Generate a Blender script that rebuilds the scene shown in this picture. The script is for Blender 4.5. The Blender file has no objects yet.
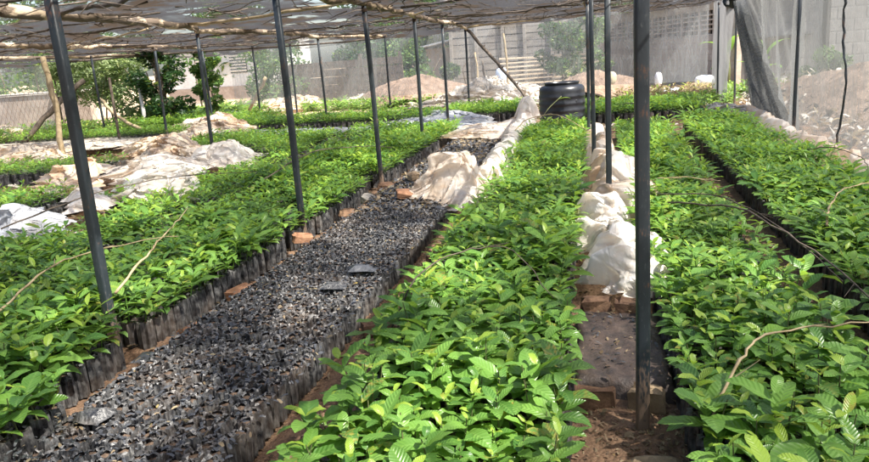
import bpy, math, random
import numpy as np
from mathutils import Vector, Matrix

# ------------------------------------------------------------------ camera, sky, sun, exposure
S = bpy.context.scene
COL = S.collection
cam_d = bpy.data.cameras.new('camera')
cam = bpy.data.objects.new('camera', cam_d)
COL.objects.link(cam)
CAM = Vector((0.0, 0.0, 1.5))
ROT = Matrix(((0.9758919743, 0.0160697259, 0.2176617063),
              (0.2070986473, 0.2465761980, -0.9467366735),
              (-0.0688840, 0.9689901663, 0.2373037132)))
cam.matrix_world = Matrix.Translation(CAM) @ ROT.to_4x4()
cam_d.sensor_width = 36.0
cam_d.lens = 36.0 * 720.0 / 869.0
cam_d.clip_start = 0.05
cam_d.clip_end = 2000
S.camera = cam

SUN_TO = Vector((0.55, -0.24, 0.80)).normalized()
w = bpy.data.worlds.new('World')
S.world = w
w.use_nodes = True
wn = w.node_tree
wn.nodes.clear()
sky = wn.nodes.new('ShaderNodeTexSky')
sky.sky_type = 'NISHITA'
sky.sun_disc = False
sky.sun_elevation = math.asin(SUN_TO.z)
sky.sun_rotation = math.atan2(SUN_TO.x, SUN_TO.y)
sky.dust_density = 3.0
sky.air_density = 1.0
bgn = wn.nodes.new('ShaderNodeBackground')
bgn.inputs[1].default_value = 0.145
wo = wn.nodes.new('ShaderNodeOutputWorld')
wn.links.new(sky.outputs[0], bgn.inputs[0])
wn.links.new(bgn.outputs[0], wo.inputs[0])

sd = bpy.data.lights.new('sun', 'SUN')
sd.energy = 5.0
sd.angle = math.radians(0.53)
sd.color = (1.0, 0.95, 0.86)
so = bpy.data.objects.new('sun', sd)
so.rotation_euler = (-SUN_TO).to_track_quat('-Z', 'Y').to_euler()
COL.objects.link(so)

S.view_settings.view_transform = 'Standard'
S.view_settings.look = 'None'
S.view_settings.exposure = 1.65
S.view_settings.gamma = 1.0
S.render.engine = 'CYCLES'
S.cycles.max_bounces = 7
S.cycles.transparent_max_bounces = 12
S.cycles.transmission_bounces = 4
S.cycles.diffuse_bounces = 3
S.cycles.glossy_bounces = 2
S.cycles.sample_clamp_indirect = 6.0

rnd = random.Random(7)
rng = np.random.default_rng(7)
INV = ROT.transposed()


def pix(p):
    """where a world point falls in the 869-pixel-wide picture (used only to choose what gets full detail)"""
    c = INV @ (Vector(p) - CAM)
    if c.z > -0.05:
        return None
    return 434.5 + 720 * c.x / -c.z, 231 - 720 * c.y / -c.z, -c.z


def at(px, py, z=0.0):
    """the point of the level z that lies in a given direction: surveying the ground from the picture"""
    r = ROT @ Vector((px - 434.5, 231 - py, -720.0))
    t = (z - CAM.z) / r.z
    return Vector((r.x * t, r.y * t, z))


# ------------------------------------------------------------------ materials
MATS = {}


class NT:
    def __init__(s, name):
        s.m = bpy.data.materials.new(name)
        s.m.use_nodes = True
        s.t = s.m.node_tree
        s.t.nodes.clear()
        s.out = s.n('ShaderNodeOutputMaterial')
        MATS[name] = s.m

    def n(s, ty, **kw):
        nd = s.t.nodes.new(ty)
        for k, v in kw.items():
            setattr(nd, k, v)
        return nd

    def l(s, a, b):
        s.t.links.new(a, b)

    def val(s, sock, v):
        if isinstance(v, (int, float)):
            sock.default_value = v
        elif isinstance(v, (tuple, list)):
            if len(v) == 3 and len(sock.default_value) == 4:
                v = tuple(v) + (1.0,)
            sock.default_value = v
        else:
            s.l(v, sock)

    def coord(s, kind='Object', scale=(1, 1, 1), rot=(0, 0, 0)):
        tc = s.n('ShaderNodeTexCoord')
        if kind == 'World':
            g = s.n('ShaderNodeNewGeometry')
            src = g.outputs['Position']
        else:
            src = tc.outputs[kind]
        mp = s.n('ShaderNodeMapping')
        mp.inputs['Scale'].default_value = scale
        mp.inputs['Rotation'].default_value = rot
        s.l(src, mp.inputs[0])
        return mp.outputs[0]

    def noise(s, vec, scale=5, detail=4, rough=0.55, dist=0.0):
        nd = s.n('ShaderNodeTexNoise')
        s.l(vec, nd.inputs['Vector'])
        nd.inputs['Scale'].default_value = scale
        nd.inputs['Detail'].default_value = detail
        nd.inputs['Roughness'].default_value = rough
        nd.inputs['Distortion'].default_value = dist
        return nd.outputs['Fac']

    def voro(s, vec, scale=5, feature='F1'):
        nd = s.n('ShaderNodeTexVoronoi')
        nd.feature = feature
        s.l(vec, nd.inputs['Vector'])
        nd.inputs['Scale'].default_value = scale
        return nd.outputs['Distance']

    def ramp(s, fac, stops):
        nd = s.n('ShaderNodeValToRGB')
        cr = nd.color_ramp
        while len(cr.elements) < len(stops):
            cr.elements.new(0.5)
        for e, (p, c) in zip(cr.elements, stops):
            e.position = p
            if isinstance(c, (int, float)):
                c = (c, c, c)
            e.color = tuple(c) + (1.0,)
        s.l(fac, nd.inputs[0])
        return nd.outputs[0]

    def mix(s, fac, a, b, mode='MIX'):
        nd = s.n('ShaderNodeMix', data_type='RGBA', blend_type=mode)
        s.val(nd.inputs[0], fac)
        s.val(nd.inputs[6], a)
        s.val(nd.inputs[7], b)
        return nd.outputs[2]

    def math(s, op, a, b=0.0, clamp=False):
        nd = s.n('ShaderNodeMath', operation=op, use_clamp=clamp)
        s.val(nd.inputs[0], a)
        s.val(nd.inputs[1], b)
        return nd.outputs[0]

    def bump(s, h, strength=0.3, dist=0.01):
        nd = s.n('ShaderNodeBump')
        nd.inputs['Strength'].default_value = strength
        nd.inputs['Distance'].default_value = dist
        s.l(h, nd.inputs['Height'])
        return nd.outputs[0]

    def bsdf(s, col, rough=0.6, spec=0.5, metal=0.0, normal=None):
        nd = s.n('ShaderNodeBsdfPrincipled')
        s.val(nd.inputs['Base Color'], col)
        s.val(nd.inputs['Roughness'], rough)
        s.val(nd.inputs['Specular IOR Level'], spec)
        s.val(nd.inputs['Metallic'], metal)
        if normal is not None:
            s.l(normal, nd.inputs['Normal'])
        return nd.outputs[0]

    def add_trans(s, sh, col, fac):
        t = s.n('ShaderNodeBsdfTranslucent')
        s.val(t.inputs[0], col)
        mx = s.n('ShaderNodeMixShader')
        s.val(mx.inputs[0], fac)
        s.l(sh, mx.inputs[1])
        s.l(t.outputs[0], mx.inputs[2])
        return mx.outputs[0]

    def see(s, sh, fac):
        t = s.n('ShaderNodeBsdfTransparent')
        mx = s.n('ShaderNodeMixShader')
        s.val(mx.inputs[0], fac)
        s.l(sh, mx.inputs[1])
        s.l(t.outputs[0], mx.inputs[2])
        return mx.outputs[0]

    def done(s, sh):
        s.l(sh, s.out.inputs[0])
        return s.m


def m_leaf(name, dark, light, trans, rough=0.38, veins=True):
    k = NT(name)
    oi = k.n('ShaderNodeObjectInfo')
    at_ = k.n('ShaderNodeAttribute', attribute_name='tint')
    sep = k.n('ShaderNodeSeparateColor')
    k.l(at_.outputs['Color'], sep.inputs[0])
    r = k.math('FRACT', k.math('ADD', oi.outputs['Random'], sep.outputs[0]))
    r2 = k.math('FRACT', k.math('ADD', k.math('MULTIPLY', oi.outputs['Random'], 7.13), sep.outputs[2]))
    col = k.mix(r, dark, light)
    col = k.mix(k.math('MULTIPLY', sep.outputs[1], 0.8), col, (0.30, 0.42, 0.05))
    sick = k.ramp(r2, [(0.0, 0.0), (0.93, 0.0), (0.95, 1.0), (1.0, 1.0)])
    wn_ = k.noise(k.coord('World'), 60, 3)
    col = k.mix(k.math('MULTIPLY', sick, k.ramp(wn_, [(0.45, 0.0), (0.6, 0.8)])), col, (0.33, 0.26, 0.05))
    dust = k.noise(k.coord('World'), 2.2, 3)
    col = k.mix(k.ramp(dust, [(0.45, 0.0), (0.75, 0.35)]), col, (0.10, 0.16, 0.05))
    nrm = None
    if veins:
        uv = k.n('ShaderNodeUVMap')
        sx = k.n('ShaderNodeSeparateXYZ')
        k.l(uv.outputs[0], sx.inputs[0])
        ax = k.math('ABSOLUTE', k.math('SUBTRACT', k.math('MULTIPLY', sx.outputs[0], 2.0), 1.0))
        ph = k.math('SUBTRACT', k.math('MULTIPLY', sx.outputs[1], 9.0), k.math('MULTIPLY', ax, 2.2))
        sw = k.math('SINE', k.math('MULTIPLY', ph, 6.283))
        side = k.ramp(sw, [(0.0, 0.0), (0.75, 0.15), (1.0, 1.0)])
        mid = k.ramp(ax, [(0.0, 1.0), (0.07, 0.8), (0.12, 0.0)])
        v = k.math('MAXIMUM', k.math('MULTIPLY', side, 0.55), mid)
        col = k.mix(k.math('MULTIPLY', v, 0.22), col, (0.26, 0.42, 0.11))
        nrm = k.bump(sw, 0.35, 0.003)
    sh = k.bsdf(col, rough, 0.45, 0.0, nrm)
    tc = k.mix(0.5, col, trans)
    sh = k.add_trans(sh, tc, 0.40)
    return k.done(sh)


LEAF = m_leaf('seedling_leaf', (0.050, 0.138, 0.026), (0.165, 0.315, 0.055), (0.38, 0.58, 0.05), 0.32)
LEAF_FAR = m_leaf('seedling_leaf_plain', (0.055, 0.148, 0.026), (0.175, 0.325, 0.055), (0.38, 0.58, 0.05), 0.40, False)
WEED = m_leaf('weed_leaf', (0.06, 0.13, 0.03), (0.16, 0.28, 0.06), (0.30, 0.45, 0.08), 0.6, False)
TREE_D = m_leaf('dark_tree_leaf', (0.010, 0.035, 0.012), (0.03, 0.08, 0.02), (0.08, 0.2, 0.03), 0.45, False)
TREE_M = m_leaf('tree_leaf', (0.03, 0.08, 0.02), (0.09, 0.17, 0.04), (0.2, 0.35, 0.05), 0.5, False)
TREE_L = m_leaf('pale_hedge_leaf', (0.15, 0.22, 0.09), (0.38, 0.44, 0.22), (0.3, 0.45, 0.1), 0.55, False)


def m_simple(name, c1, c2, scale=8, rough=0.8, spec=0.3, bump=0.3, bdist=0.01, kind='Object', metal=0.0, stretch=(1, 1, 1), lo=0.35, hi=0.65):
    k = NT(name)
    v = k.coord(kind, stretch)
    f = k.noise(v, scale, 6, 0.6)
    f2 = k.noise(v, scale * 5.3, 4, 0.6)
    col = k.mix(k.ramp(f, [(lo, 0.0), (hi, 1.0)]), c1, c2)
    col = k.mix(k.ramp(f2, [(0.3, 0.35), (0.7, 0.0)]), col, tuple(x * 0.45 for x in c1))
    return k.done(k.bsdf(col, rough, spec, metal, k.bump(k.math('ADD', f, f2), bump, bdist)))


def m_ground():
    k = NT('earth')
    v = k.coord('World')
    f = k.noise(v, 0.9, 8, 0.62)
    f2 = k.noise(v, 9.0, 6, 0.65)
    f3 = k.voro(v, 55)
    f4 = k.voro(v, 140)
    col = k.mix(k.ramp(f, [(0.35, 0.0), (0.65, 1.0)]), (0.13, 0.075, 0.045), (0.27, 0.17, 0.105))
    col = k.mix(k.ramp(f2, [(0.35, 0.0), (0.7, 0.7)]), col, (0.055, 0.034, 0.024))
    col = k.mix(k.ramp(f4, [(0.0, 0.5), (0.35, 0.0)]), col, (0.36, 0.27, 0.18))
    sx = k.n('ShaderNodeSeparateXYZ')
    k.l(v, sx.inputs[0])
    far = k.ramp(k.math('MULTIPLY', k.math('ADD', sx.outputs[1], k.math('MULTIPLY', f, 4.0)), 0.02), [(0.38, 0.0), (0.46, 1.0)])
    col = k.mix(k.math('MULTIPLY', far, 0.75), col, (0.50, 0.39, 0.26))  # paler earth past the roof edge: sunlit brightness put into the colour
    h = k.math('ADD', k.math('MULTIPLY', f2, 1.0), k.math('MULTIPLY', f3, -0.6))
    return k.done(k.bsdf(col, 0.92, 0.2, 0, k.bump(h, 0.8, 0.02)))


EARTH = m_ground()
SOIL = m_simple('potting_soil', (0.075, 0.05, 0.035), (0.15, 0.105, 0.075), 60, 0.95, 0.2, 0.8, 0.006, 'World')
REDSOIL = m_simple('mound_soil', (0.17, 0.115, 0.08), (0.30, 0.215, 0.16), 3.5, 0.95, 0.2, 1.0, 0.05, 'World')
WETSOIL = m_simple('trodden_wet_earth', (0.035, 0.026, 0.022), (0.085, 0.058, 0.045), 14, 0.6, 0.45, 0.6, 0.008, 'World')
def m_steel():
    k = NT('dark_painted_steel')
    v = k.coord('World')
    f = k.noise(v, 7, 5, 0.65)
    f2 = k.noise(k.coord('World', (4, 4, 1)), 30, 4, 0.6)
    col = k.mix(f, (0.008, 0.012, 0.016), (0.026, 0.036, 0.042))
    col = k.mix(k.ramp(f2, [(0.60, 0.0), (0.72, 0.7)]), col, (0.09, 0.10, 0.10))
    col = k.mix(k.ramp(k.math('MULTIPLY', f, k.math('ADD', f2, 0.5)), [(0.60, 0.0), (0.72, 0.8)]), col, (0.11, 0.05, 0.025))
    sx = k.n('ShaderNodeSeparateXYZ')
    k.l(v, sx.inputs[0])
    mud = k.math('SUBTRACT', k.math('MULTIPLY', f2, 0.75), k.math('MULTIPLY', sx.outputs[2], 0.9))
    col = k.mix(k.ramp(mud, [(0.12, 0.0), (0.26, 0.85)]), col, (0.16, 0.11, 0.075))
    return k.done(k.bsdf(col, k.ramp(f2, [(0.3, 0.38), (0.7, 0.65)]), 0.5, 0, k.bump(k.math('ADD', f, f2), 0.25, 0.003)))


STEEL = m_steel()
WIRE = m_simple('rusty_wire', (0.05, 0.03, 0.02), (0.12, 0.07, 0.04), 60, 0.7)
CLAY = m_simple('clay_brick', (0.22, 0.11, 0.065), (0.36, 0.20, 0.12), 11, 0.9, 0.2, 0.6, 0.006)
OLDCLAY = m_simple('earthy_brick', (0.10, 0.055, 0.035), (0.23, 0.14, 0.085), 14, 0.9, 0.25, 0.6, 0.006)
STONE = m_simple('buff_stone', (0.20, 0.14, 0.085), (0.36, 0.27, 0.17), 9, 0.85, 0.3, 0.7, 0.01)
STICK = m_simple('peeled_stick', (0.30, 0.22, 0.12), (0.45, 0.36, 0.22), 12, 0.7, 0.3, 0.5, 0.004)
STICKD = m_simple('barky_stick', (0.05, 0.039, 0.030), (0.14, 0.11, 0.085), 12, 0.8, 0.3, 0.7, 0.005)
BARK = m_simple('tree_bark', (0.10, 0.075, 0.055), (0.24, 0.19, 0.14), 8, 0.9, 0.2, 0.9, 0.03)
STEMM = m_simple('green_stem', (0.06, 0.09, 0.03), (0.13, 0.12, 0.05), 20, 0.6)
DRY = m_leaf('dry_litter', (0.16, 0.11, 0.065), (0.36, 0.28, 0.18), (0.3, 0.2, 0.1), 0.8, False)
SCRAP = m_simple('black_plastic_scrap', (0.015, 0.016, 0.02), (0.10, 0.105, 0.115), 14, 0.35, 0.5, 0.5, 0.004, 'World')

DUSTY_LIT = m_simple('dusty_highlight_scrap', (0.07, 0.067, 0.064), (0.18, 0.172, 0.165), 20, 0.55, 0.5, 0.3, 0.004, 'World')  # dusty scraps, with the highlights of lit chips put into their pale colour


def m_log():
    k = NT('half_peeled_log')
    v = k.coord('UV', (1, 1, 1))
    f = k.noise(k.coord('Object', (1, 0.35, 1)), 5.0, 5, 0.65)
    f2 = k.noise(k.coord('Object', (5, 1, 5)), 14, 4)
    wood = k.mix(f2, (0.34, 0.25, 0.16), (0.52, 0.42, 0.30))
    bark = k.mix(f2, (0.06, 0.045, 0.033), (0.17, 0.125, 0.085))
    col = k.mix(k.ramp(f, [(0.44, 0.0), (0.49, 1.0)]), wood, bark)
    return k.done(k.bsdf(col, 0.75, 0.25, 0, k.bump(k.math('ADD', f, k.math('MULTIPLY', f2, 0.4)), 0.7, 0.02)))


LOG = m_log()


def m_bag():
    k = NT('black_polythene')
    oi = k.n('ShaderNodeObjectInfo')
    v = k.coord('World')
    f = k.noise(v, 22, 5, 0.6)
    f2 = k.noise(k.coord('World', (1, 1, 0.12)), 95, 3, 0.6)
    col = k.mix(k.ramp(f, [(0.38, 0.0), (0.66, 1.0)]), (0.016, 0.017, 0.020), (0.125, 0.124, 0.122))
    col = k.mix(k.ramp(f2, [(0.35, 0.75), (0.55, 0.0)]), col, (0.008, 0.008, 0.010))  # black upright streaks: shade of gaps and folds put into the colour
    col = k.mix(k.ramp(k.noise(v, 4, 3), [(0.48, 0.0), (0.78, 0.4)]), col, (0.14, 0.10, 0.07))
    return k.done(k.bsdf(col, k.ramp(f, [(0.3, 0.24), (0.7, 0.5)]), 0.6, 0, k.bump(k.math('ADD', f2, f), 0.8, 0.006)))


BAG = m_bag()


def m_plastic(name, a, b, stain, see=0.10, trans=0.5):
    k = NT(name)
    v = k.coord('World')
    f = k.noise(v, 1.7, 5, 0.6)
    f2 = k.noise(v, 6.0, 6, 0.65)
    f3 = k.noise(v, 26.0, 5, 0.6)
    f4 = k.noise(k.coord('World', (2.2, 0.7, 1.5), (0, 0, 0.7)), 6, 3, 0.5, 1.0)
    col = k.mix(k.ramp(f, [(0.42, 0.0), (0.64, 1.0)]), a, b)
    col = k.mix(k.ramp(f2, [(0.50, 0.0), (0.70, 0.7)]), col, stain)
    rdg = k.math('ABSOLUTE', k.math('SUBTRACT', f4, 0.5))
    nrm = k.bump(k.math('ADD', k.math('MULTIPLY', rdg, 2.0), k.math('MULTIPLY', f3, 0.03)), 0.45, 0.03)
    sh = k.bsdf(col, 0.22, 0.7, 0, nrm)
    sh = k.add_trans(sh, col, trans)
    return k.done(k.see(sh, see))


PL_WHITE = m_plastic('white_plastic_sheet', (0.84, 0.82, 0.78), (0.84, 0.76, 0.66), (0.76, 0.60, 0.45), 0.12, 0.5)
PL_PEACH = m_plastic('peach_stained_plastic', (0.86, 0.77, 0.64), (0.84, 0.64, 0.44), (0.72, 0.47, 0.28), 0.06, 0.5)
PL_PALE = m_plastic('clear_pale_plastic', (0.85, 0.81, 0.76), (0.82, 0.64, 0.46), (0.70, 0.50, 0.33), 0.16, 0.5)
PL_GREY = m_plastic('grey_plastic_sheet', (0.42, 0.44, 0.48), (0.36, 0.36, 0.37), (0.26, 0.23, 0.21), 0.04, 0.3)
PL_BEIGE = m_plastic('beige_sheet', (0.50, 0.43, 0.34), (0.60, 0.54, 0.46), (0.33, 0.26, 0.20), 0.0, 0.2)


def m_net(name, base_see, col_a, col_b, nscale=1.5, var=0.25, stretch=(1, 1, 1), litter=False, trans=0.45, wrink=(1, 1, 1), slant=False):
    k = NT(name)
    v = k.coord('World', stretch)
    f = k.noise(v, nscale, 5, 0.6, 0.6)
    f2 = k.noise(k.coord('World', wrink), 3.2, 5, 0.62, 1.2)
    rd = k.ramp(k.math('ABSOLUTE', k.math('SUBTRACT', f2, 0.5)), [(0.0, 1.0), (0.05, 0.25), (0.12, 0.0)])
    col = k.mix(f, col_a, col_b)
    see = k.math('ADD', base_see, k.math('MULTIPLY', k.math('SUBTRACT', f, 0.5), var * 2))
    see = k.math('SUBTRACT', see, k.math('MULTIPLY', rd, 0.16))
    if litter:
        lf = k.noise(k.coord('World', (1.0, 1.6, 1)), 1.3, 7, 0.72)
        lm = k.ramp(lf, [(0.50, 0.0), (0.58, 1.0)])
        col = k.mix(lm, col, (0.06, 0.045, 0.034))  # brown of leaf litter, with shadow of overlapping net layers coloured in too
        see = k.math('MULTIPLY', see, k.ramp(lf, [(0.50, 1.0), (0.58, 0.15)]))
        hole = k.noise(k.coord('World', (1.3, 0.8, 1)), 0.85, 3, 0.55)
        see = k.math('MAXIMUM', see, k.ramp(hole, [(0.50, 0.0), (0.545, 0.90)]))
    see = k.math('MINIMUM', k.math('MAXIMUM', see, 0.02), 0.95)
    if slant:
        # a net's threads cover more of the view the more slantwise one looks (or light falls) through it
        ge = k.n('ShaderNodeNewGeometry')
        dp = k.n('ShaderNodeVectorMath', operation='DOT_PRODUCT')
        k.l(ge.outputs['Incoming'], dp.inputs[0])
        k.l(ge.outputs['Normal'], dp.inputs[1])
        cs = k.math('MAXIMUM', k.math('ABSOLUTE', dp.outputs['Value']), 0.12)
        see = k.math('POWER', see, k.math('DIVIDE', 0.85, cs))
    d = k.n('ShaderNodeBsdfDiffuse')
    k.val(d.inputs[0], col)
    sh = k.add_trans(d.outputs[0], col, trans)
    return k.done(k.see(sh, see))


NET_ROOF = m_net('roof_shade_net', 0.50, (0.028, 0.027, 0.028), (0.09, 0.088, 0.093), 0.9, 0.60, (1, 0.6, 1), True, 0.5, (1, 1, 1), True)
NET_SIDE = m_net('grey_side_net', 0.42, (0.15, 0.155, 0.15), (0.22, 0.225, 0.22), 1.0, 0.10, (1, 1, 0.3), False, 0.5, (1, 1.6, 0.25))
NET_THICK = m_net('doubled_side_net', 0.28, (0.17, 0.17, 0.175), (0.26, 0.26, 0.26), 1.5, 0.12, (1, 1, 0.3), False, 0.5, (1, 2.5, 0.3))
NET_BACK = m_net('back_net_cloth', 0.66, (0.38, 0.39, 0.38), (0.50, 0.51, 0.50), 0.5, 0.10, (1, 1, 0.4), False, 0.5, (1.5, 1, 0.3))
NET_DARK = m_net('bunched_dark_net', 0.06, (0.035, 0.04, 0.045), (0.09, 0.10, 0.10), 4, 0.05, (1, 1, 1), False, 0.3)
TANKM = m_simple('black_tank_plastic', (0.010, 0.011, 0.014), (0.028, 0.030, 0.036), 6, 0.30, 0.5, 0.15, 0.004)
ALU = m_simple('white_roof_sheet', (0.75, 0.74, 0.71), (0.85, 0.85, 0.83), 3, 0.5, 0.4, 0.1)
PLASTER = m_simple('weathered_brick_wall', (0.33, 0.26, 0.21), (0.45, 0.37, 0.305), 2.5, 0.9, 0.2, 0.4, 0.02, 'World')
GWALL = m_simple('grey_block_wall', (0.23, 0.225, 0.22), (0.31, 0.30, 0.29), 1.2, 0.9, 0.2, 0.4, 0.02, 'World')
WHITEW = m_simple('whitewashed_wall', (0.62, 0.60, 0.57), (0.76, 0.75, 0.72), 2, 0.8, 0.3)
DARKIN = m_simple('dark_interior', (0.02, 0.017, 0.015), (0.04, 0.033, 0.028), 3, 0.9)  # near-black colour carries the shade of rooms behind openings
PLANK = m_simple('grey_weathered_plank', (0.17, 0.155, 0.14), (0.29, 0.265, 0.235), 5, 0.85, 0.25, 0.5, 0.01, 'World', 0.0, (0.3, 1, 3))
PLANKL = m_simple('pale_sawn_plank', (0.45, 0.37, 0.27), (0.62, 0.54, 0.42), 5, 0.8, 0.25, 0.4, 0.01, 'World', 0.0, (0.3, 1, 3))
BANANA = m_leaf('banana_leaf', (0.06, 0.22, 0.03), (0.12, 0.32, 0.05), (0.35, 0.60, 0.08), 0.4, False)
BLUE = m_simple('blue_white_sacking', (0.45, 0.55, 0.72), (0.60, 0.66, 0.76), 9, 0.6)
SACKW = m_simple('white_sacking', (0.66, 0.68, 0.74), (0.76, 0.77, 0.80), 9, 0.7)
SACKY = m_simple('straw_sacking', (0.55, 0.45, 0.26), (0.68, 0.60, 0.42), 9, 0.8)
RUBBLE = m_simple('rubble', (0.28, 0.25, 0.22), (0.52, 0.48, 0.42), 4, 0.9)

# ------------------------------------------------------------------ mesh helpers


def tag(o, label=None, cat=None, group=None, kind=None):
    if label:
        o['label'] = label
    if cat:
        o['category'] = cat
    if group:
        o['group'] = group
    if kind:
        o['kind'] = kind
    return o


def empty(name, loc, label=None, cat=None, group=None):
    o = bpy.data.objects.new(name, None)
    o.empty_display_size = 0.05
    o.location = loc
    COL.objects.link(o)
    return tag(o, label, cat, group)


def link(name, me, parent=None, loc=None):
    o = bpy.data.objects.new(name, me)
    COL.objects.link(o)
    if parent is not None:
        o.parent = parent
    if loc is not None:
        o.location = loc
    return o


def mesh_np(name, V, quads=None, tris=None, mats=(), smooth=True, uv=None, tint=None, mi=None):
    """numpy arrays -> mesh; uv and tint are given per vertex"""
    V = np.asarray(V, dtype=np.float32)
    me = bpy.data.meshes.new(name)
    q = np.zeros((0, 4), np.int32) if quads is None else np.asarray(quads, np.int32).reshape(-1, 4)
    t = np.zeros((0, 3), np.int32) if tris is None else np.asarray(tris, np.int32).reshape(-1, 3)
    li = np.concatenate([q.ravel(), t.ravel()]).astype(np.int32)
    me.vertices.add(len(V))
    me.vertices.foreach_set('co', V.ravel())
    me.loops.add(len(li))
    me.loops.foreach_set('vertex_index', li)
    nf = len(q) + len(t)
    me.polygons.add(nf)
    st = np.concatenate([np.arange(len(q)) * 4, len(q) * 4 + np.arange(len(t)) * 3]).astype(np.int32)
    me.polygons.foreach_set('loop_start', st)
    if mi is not None:
        me.polygons.foreach_set('material_index', np.asarray(mi, np.int32))
    me.polygons.foreach_set('use_smooth', np.full(nf, smooth))
    if uv is not None:
        ul = me.uv_layers.new(name='UVMap')
        ul.data.foreach_set('uv', np.asarray(uv, np.float32)[li].ravel())
    if tint is not None:
        ca = me.color_attributes.new('tint', 'FLOAT_COLOR', 'POINT')
        c = np.ones((len(V), 4), np.float32)
        c[:, :3] = tint
        ca.data.foreach_set('color', c.ravel())
    for m in mats:
        me.materials.append(m)
    me.update(calc_edges=True)
    return me


class MB:
    """collects boxes, tubes and sheets into one mesh"""

    def __init__(s):
        s.v = []
        s.q = []
        s.n = 0

    def add(s, V, Q):
        s.v.append(np.asarray(V, float))
        s.q.append(np.asarray(Q, int) + s.n)
        s.n += len(V)

    def box(s, c, size, M=None, jit=0.0, bev=0.0):
        sx, sy, sz = (a / 2 for a in size)
        b = bev
        V = []
        if b > 0:
            for z, e in ((-sz, b), (-sz + b, 0), (sz - b, 0), (sz, b)):
                x, y = sx - e, sy - e
                V += [(-x + b, -y, z), (x - b, -y, z), (x, -y + b, z), (x, y - b, z), (x - b, y, z), (-x + b, y, z), (-x, y - b, z), (-x, -y + b, z)]
            V = np.array(V)
            Q = []
            for k in range(3):
                for i in range(8):
                    j = (i + 1) % 8
                    Q.append((k * 8 + i, k * 8 + j, k * 8 + 8 + j, k * 8 + 8 + i))
            for o, fl in ((0, 1), (24, 0)):
                for a in ((0, 1, 2, 3), (0, 3, 4, 7), (4, 5, 6, 7)):
                    r = [o + i for i in a]
                    Q.append(r[::-1] if fl else r)
        else:
            V = np.array([(x, y, z) for z in (-sz, sz) for x, y in ((-sx, -sy), (sx, -sy), (sx, sy), (-sx, sy))])
            Q = [(3, 2, 1, 0), (4, 5, 6, 7), (0, 1, 5, 4), (1, 2, 6, 5), (2, 3, 7, 6), (3, 0, 4, 7)]
        if jit:
            V = V + rng.normal(0, jit, V.shape)
        if M is not None:
            R = np.array(M.to_3x3())
            V = V @ R.T
        s.add(V + np.array(c), Q)
        return s

    def tube(s, pts, rad, n=8, cap=True, jit=0.0):
        P = [Vector(p) for p in pts]
        R = rad if hasattr(rad, '__len__') else [rad] * len(P)
        ring = []
        for i, p in enumerate(P):
            d = (P[min(i + 1, len(P) - 1)] - P[max(i - 1, 0)]).normalized()
            up = Vector((0, 0, 1)) if abs(d.z) < 0.9 else Vector((1, 0, 0))
            a = d.cross(up).normalized()
            b = a.cross(d).normalized()
            for k in range(n):
                t = 2 * math.pi * k / n
                r = R[i] * (1 + (rnd.gauss(0, jit) if jit else 0))
                ring.append(p + a * math.cos(t) * r + b * math.sin(t) * r)
        Q = []
        for i in range(len(P) - 1):
            for k in range(n):
                Q.append((i * n + k, i * n + (k + 1) % n, (i + 1) * n + (k + 1) % n, (i + 1) * n + k))
        V = [tuple(p) for p in ring]
        if cap:
            V += [tuple(P[0]), tuple(P[-1])]
            c0, c1 = len(ring), len(ring) + 1
            for k in range(0, n, 2):
                Q.append((c0, (k + 2) % n, (k + 1) % n, k))
                o = (len(P) - 1) * n
                Q.append((c1, o + k, o + (k + 1) % n, o + (k + 2) % n))
        s.add(V, Q)
        return s

    def mesh(s, name, mat, smooth=False, uv=None):
        return mesh_np(name, np.concatenate(s.v), quads=np.concatenate(s.q), mats=[mat] if not isinstance(mat, (list, tuple)) else mat, smooth=smooth)

    def obj(s, name, mat, parent=None, smooth=False, loc=None):
        me = s.mesh(name, mat, smooth)
        return link(name, me, parent, loc)


def curve_pts(ctrl, n=12, wob=0.0):
    """smooth path through control points (Catmull-Rom)"""
    P = [Vector(c) for c in ctrl]
    P = [P[0] * 2 - P[1]] + P + [P[-1] * 2 - P[-2]]
    out = []
    segs = len(P) - 3
    for i in range(segs):
        a, b, c, d = P[i:i + 4]
        m = max(2, n // segs)
        for k in range(m + (1 if i == segs - 1 else 0)):
            t = k / m
            q = 0.5 * ((2 * b) + (c - a) * t + (2 * a - 5 * b + 4 * c - d) * t * t + (3 * b - a - 3 * c + d) * t ** 3)
            if wob:
                q = q + Vector((rnd.gauss(0, wob), rnd.gauss(0, wob), rnd.gauss(0, wob)))
            out.append(q)
    return out


def fold(u, v, freqs, seed):
    """crumpled-paper relief: folded ridges in many directions, warped"""
    r = np.random.default_rng(seed)
    z = np.zeros_like(u)
    wu = 0.06 * np.sin(6.1 * v + r.uniform(0, 6)) + 0.03 * np.sin(13 * u + 9 * v + r.uniform(0, 6))
    wv = 0.06 * np.sin(5.3 * u + r.uniform(0, 6)) + 0.03 * np.sin(11 * v - 7 * u + r.uniform(0, 6))
    for f, a in freqs:
        for _ in range(3):
            th = r.uniform(0, math.pi)
            ph = ((u + wu) * math.cos(th) + (v + wv) * math.sin(th)) * f * r.uniform(0.8, 1.2) + r.uniform(0, 1)
            z += a / 3 * (1 - np.abs(2 * (ph - np.floor(ph)) - 1))
        wu = wu + 0.25 / f * np.sin(f * 5 * v + r.uniform(0, 6))
        wv = wv + 0.25 / f * np.sin(f * 5 * u + r.uniform(0, 6))
    return z


def grid_quads(nu, nv):
    i, j = np.meshgrid(np.arange(nu - 1), np.arange(nv - 1), indexing='ij')
    a = i * nv + j
    return np.stack([a, a + nv, a + nv + 1, a + 1], -1).reshape(-1, 4)


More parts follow.
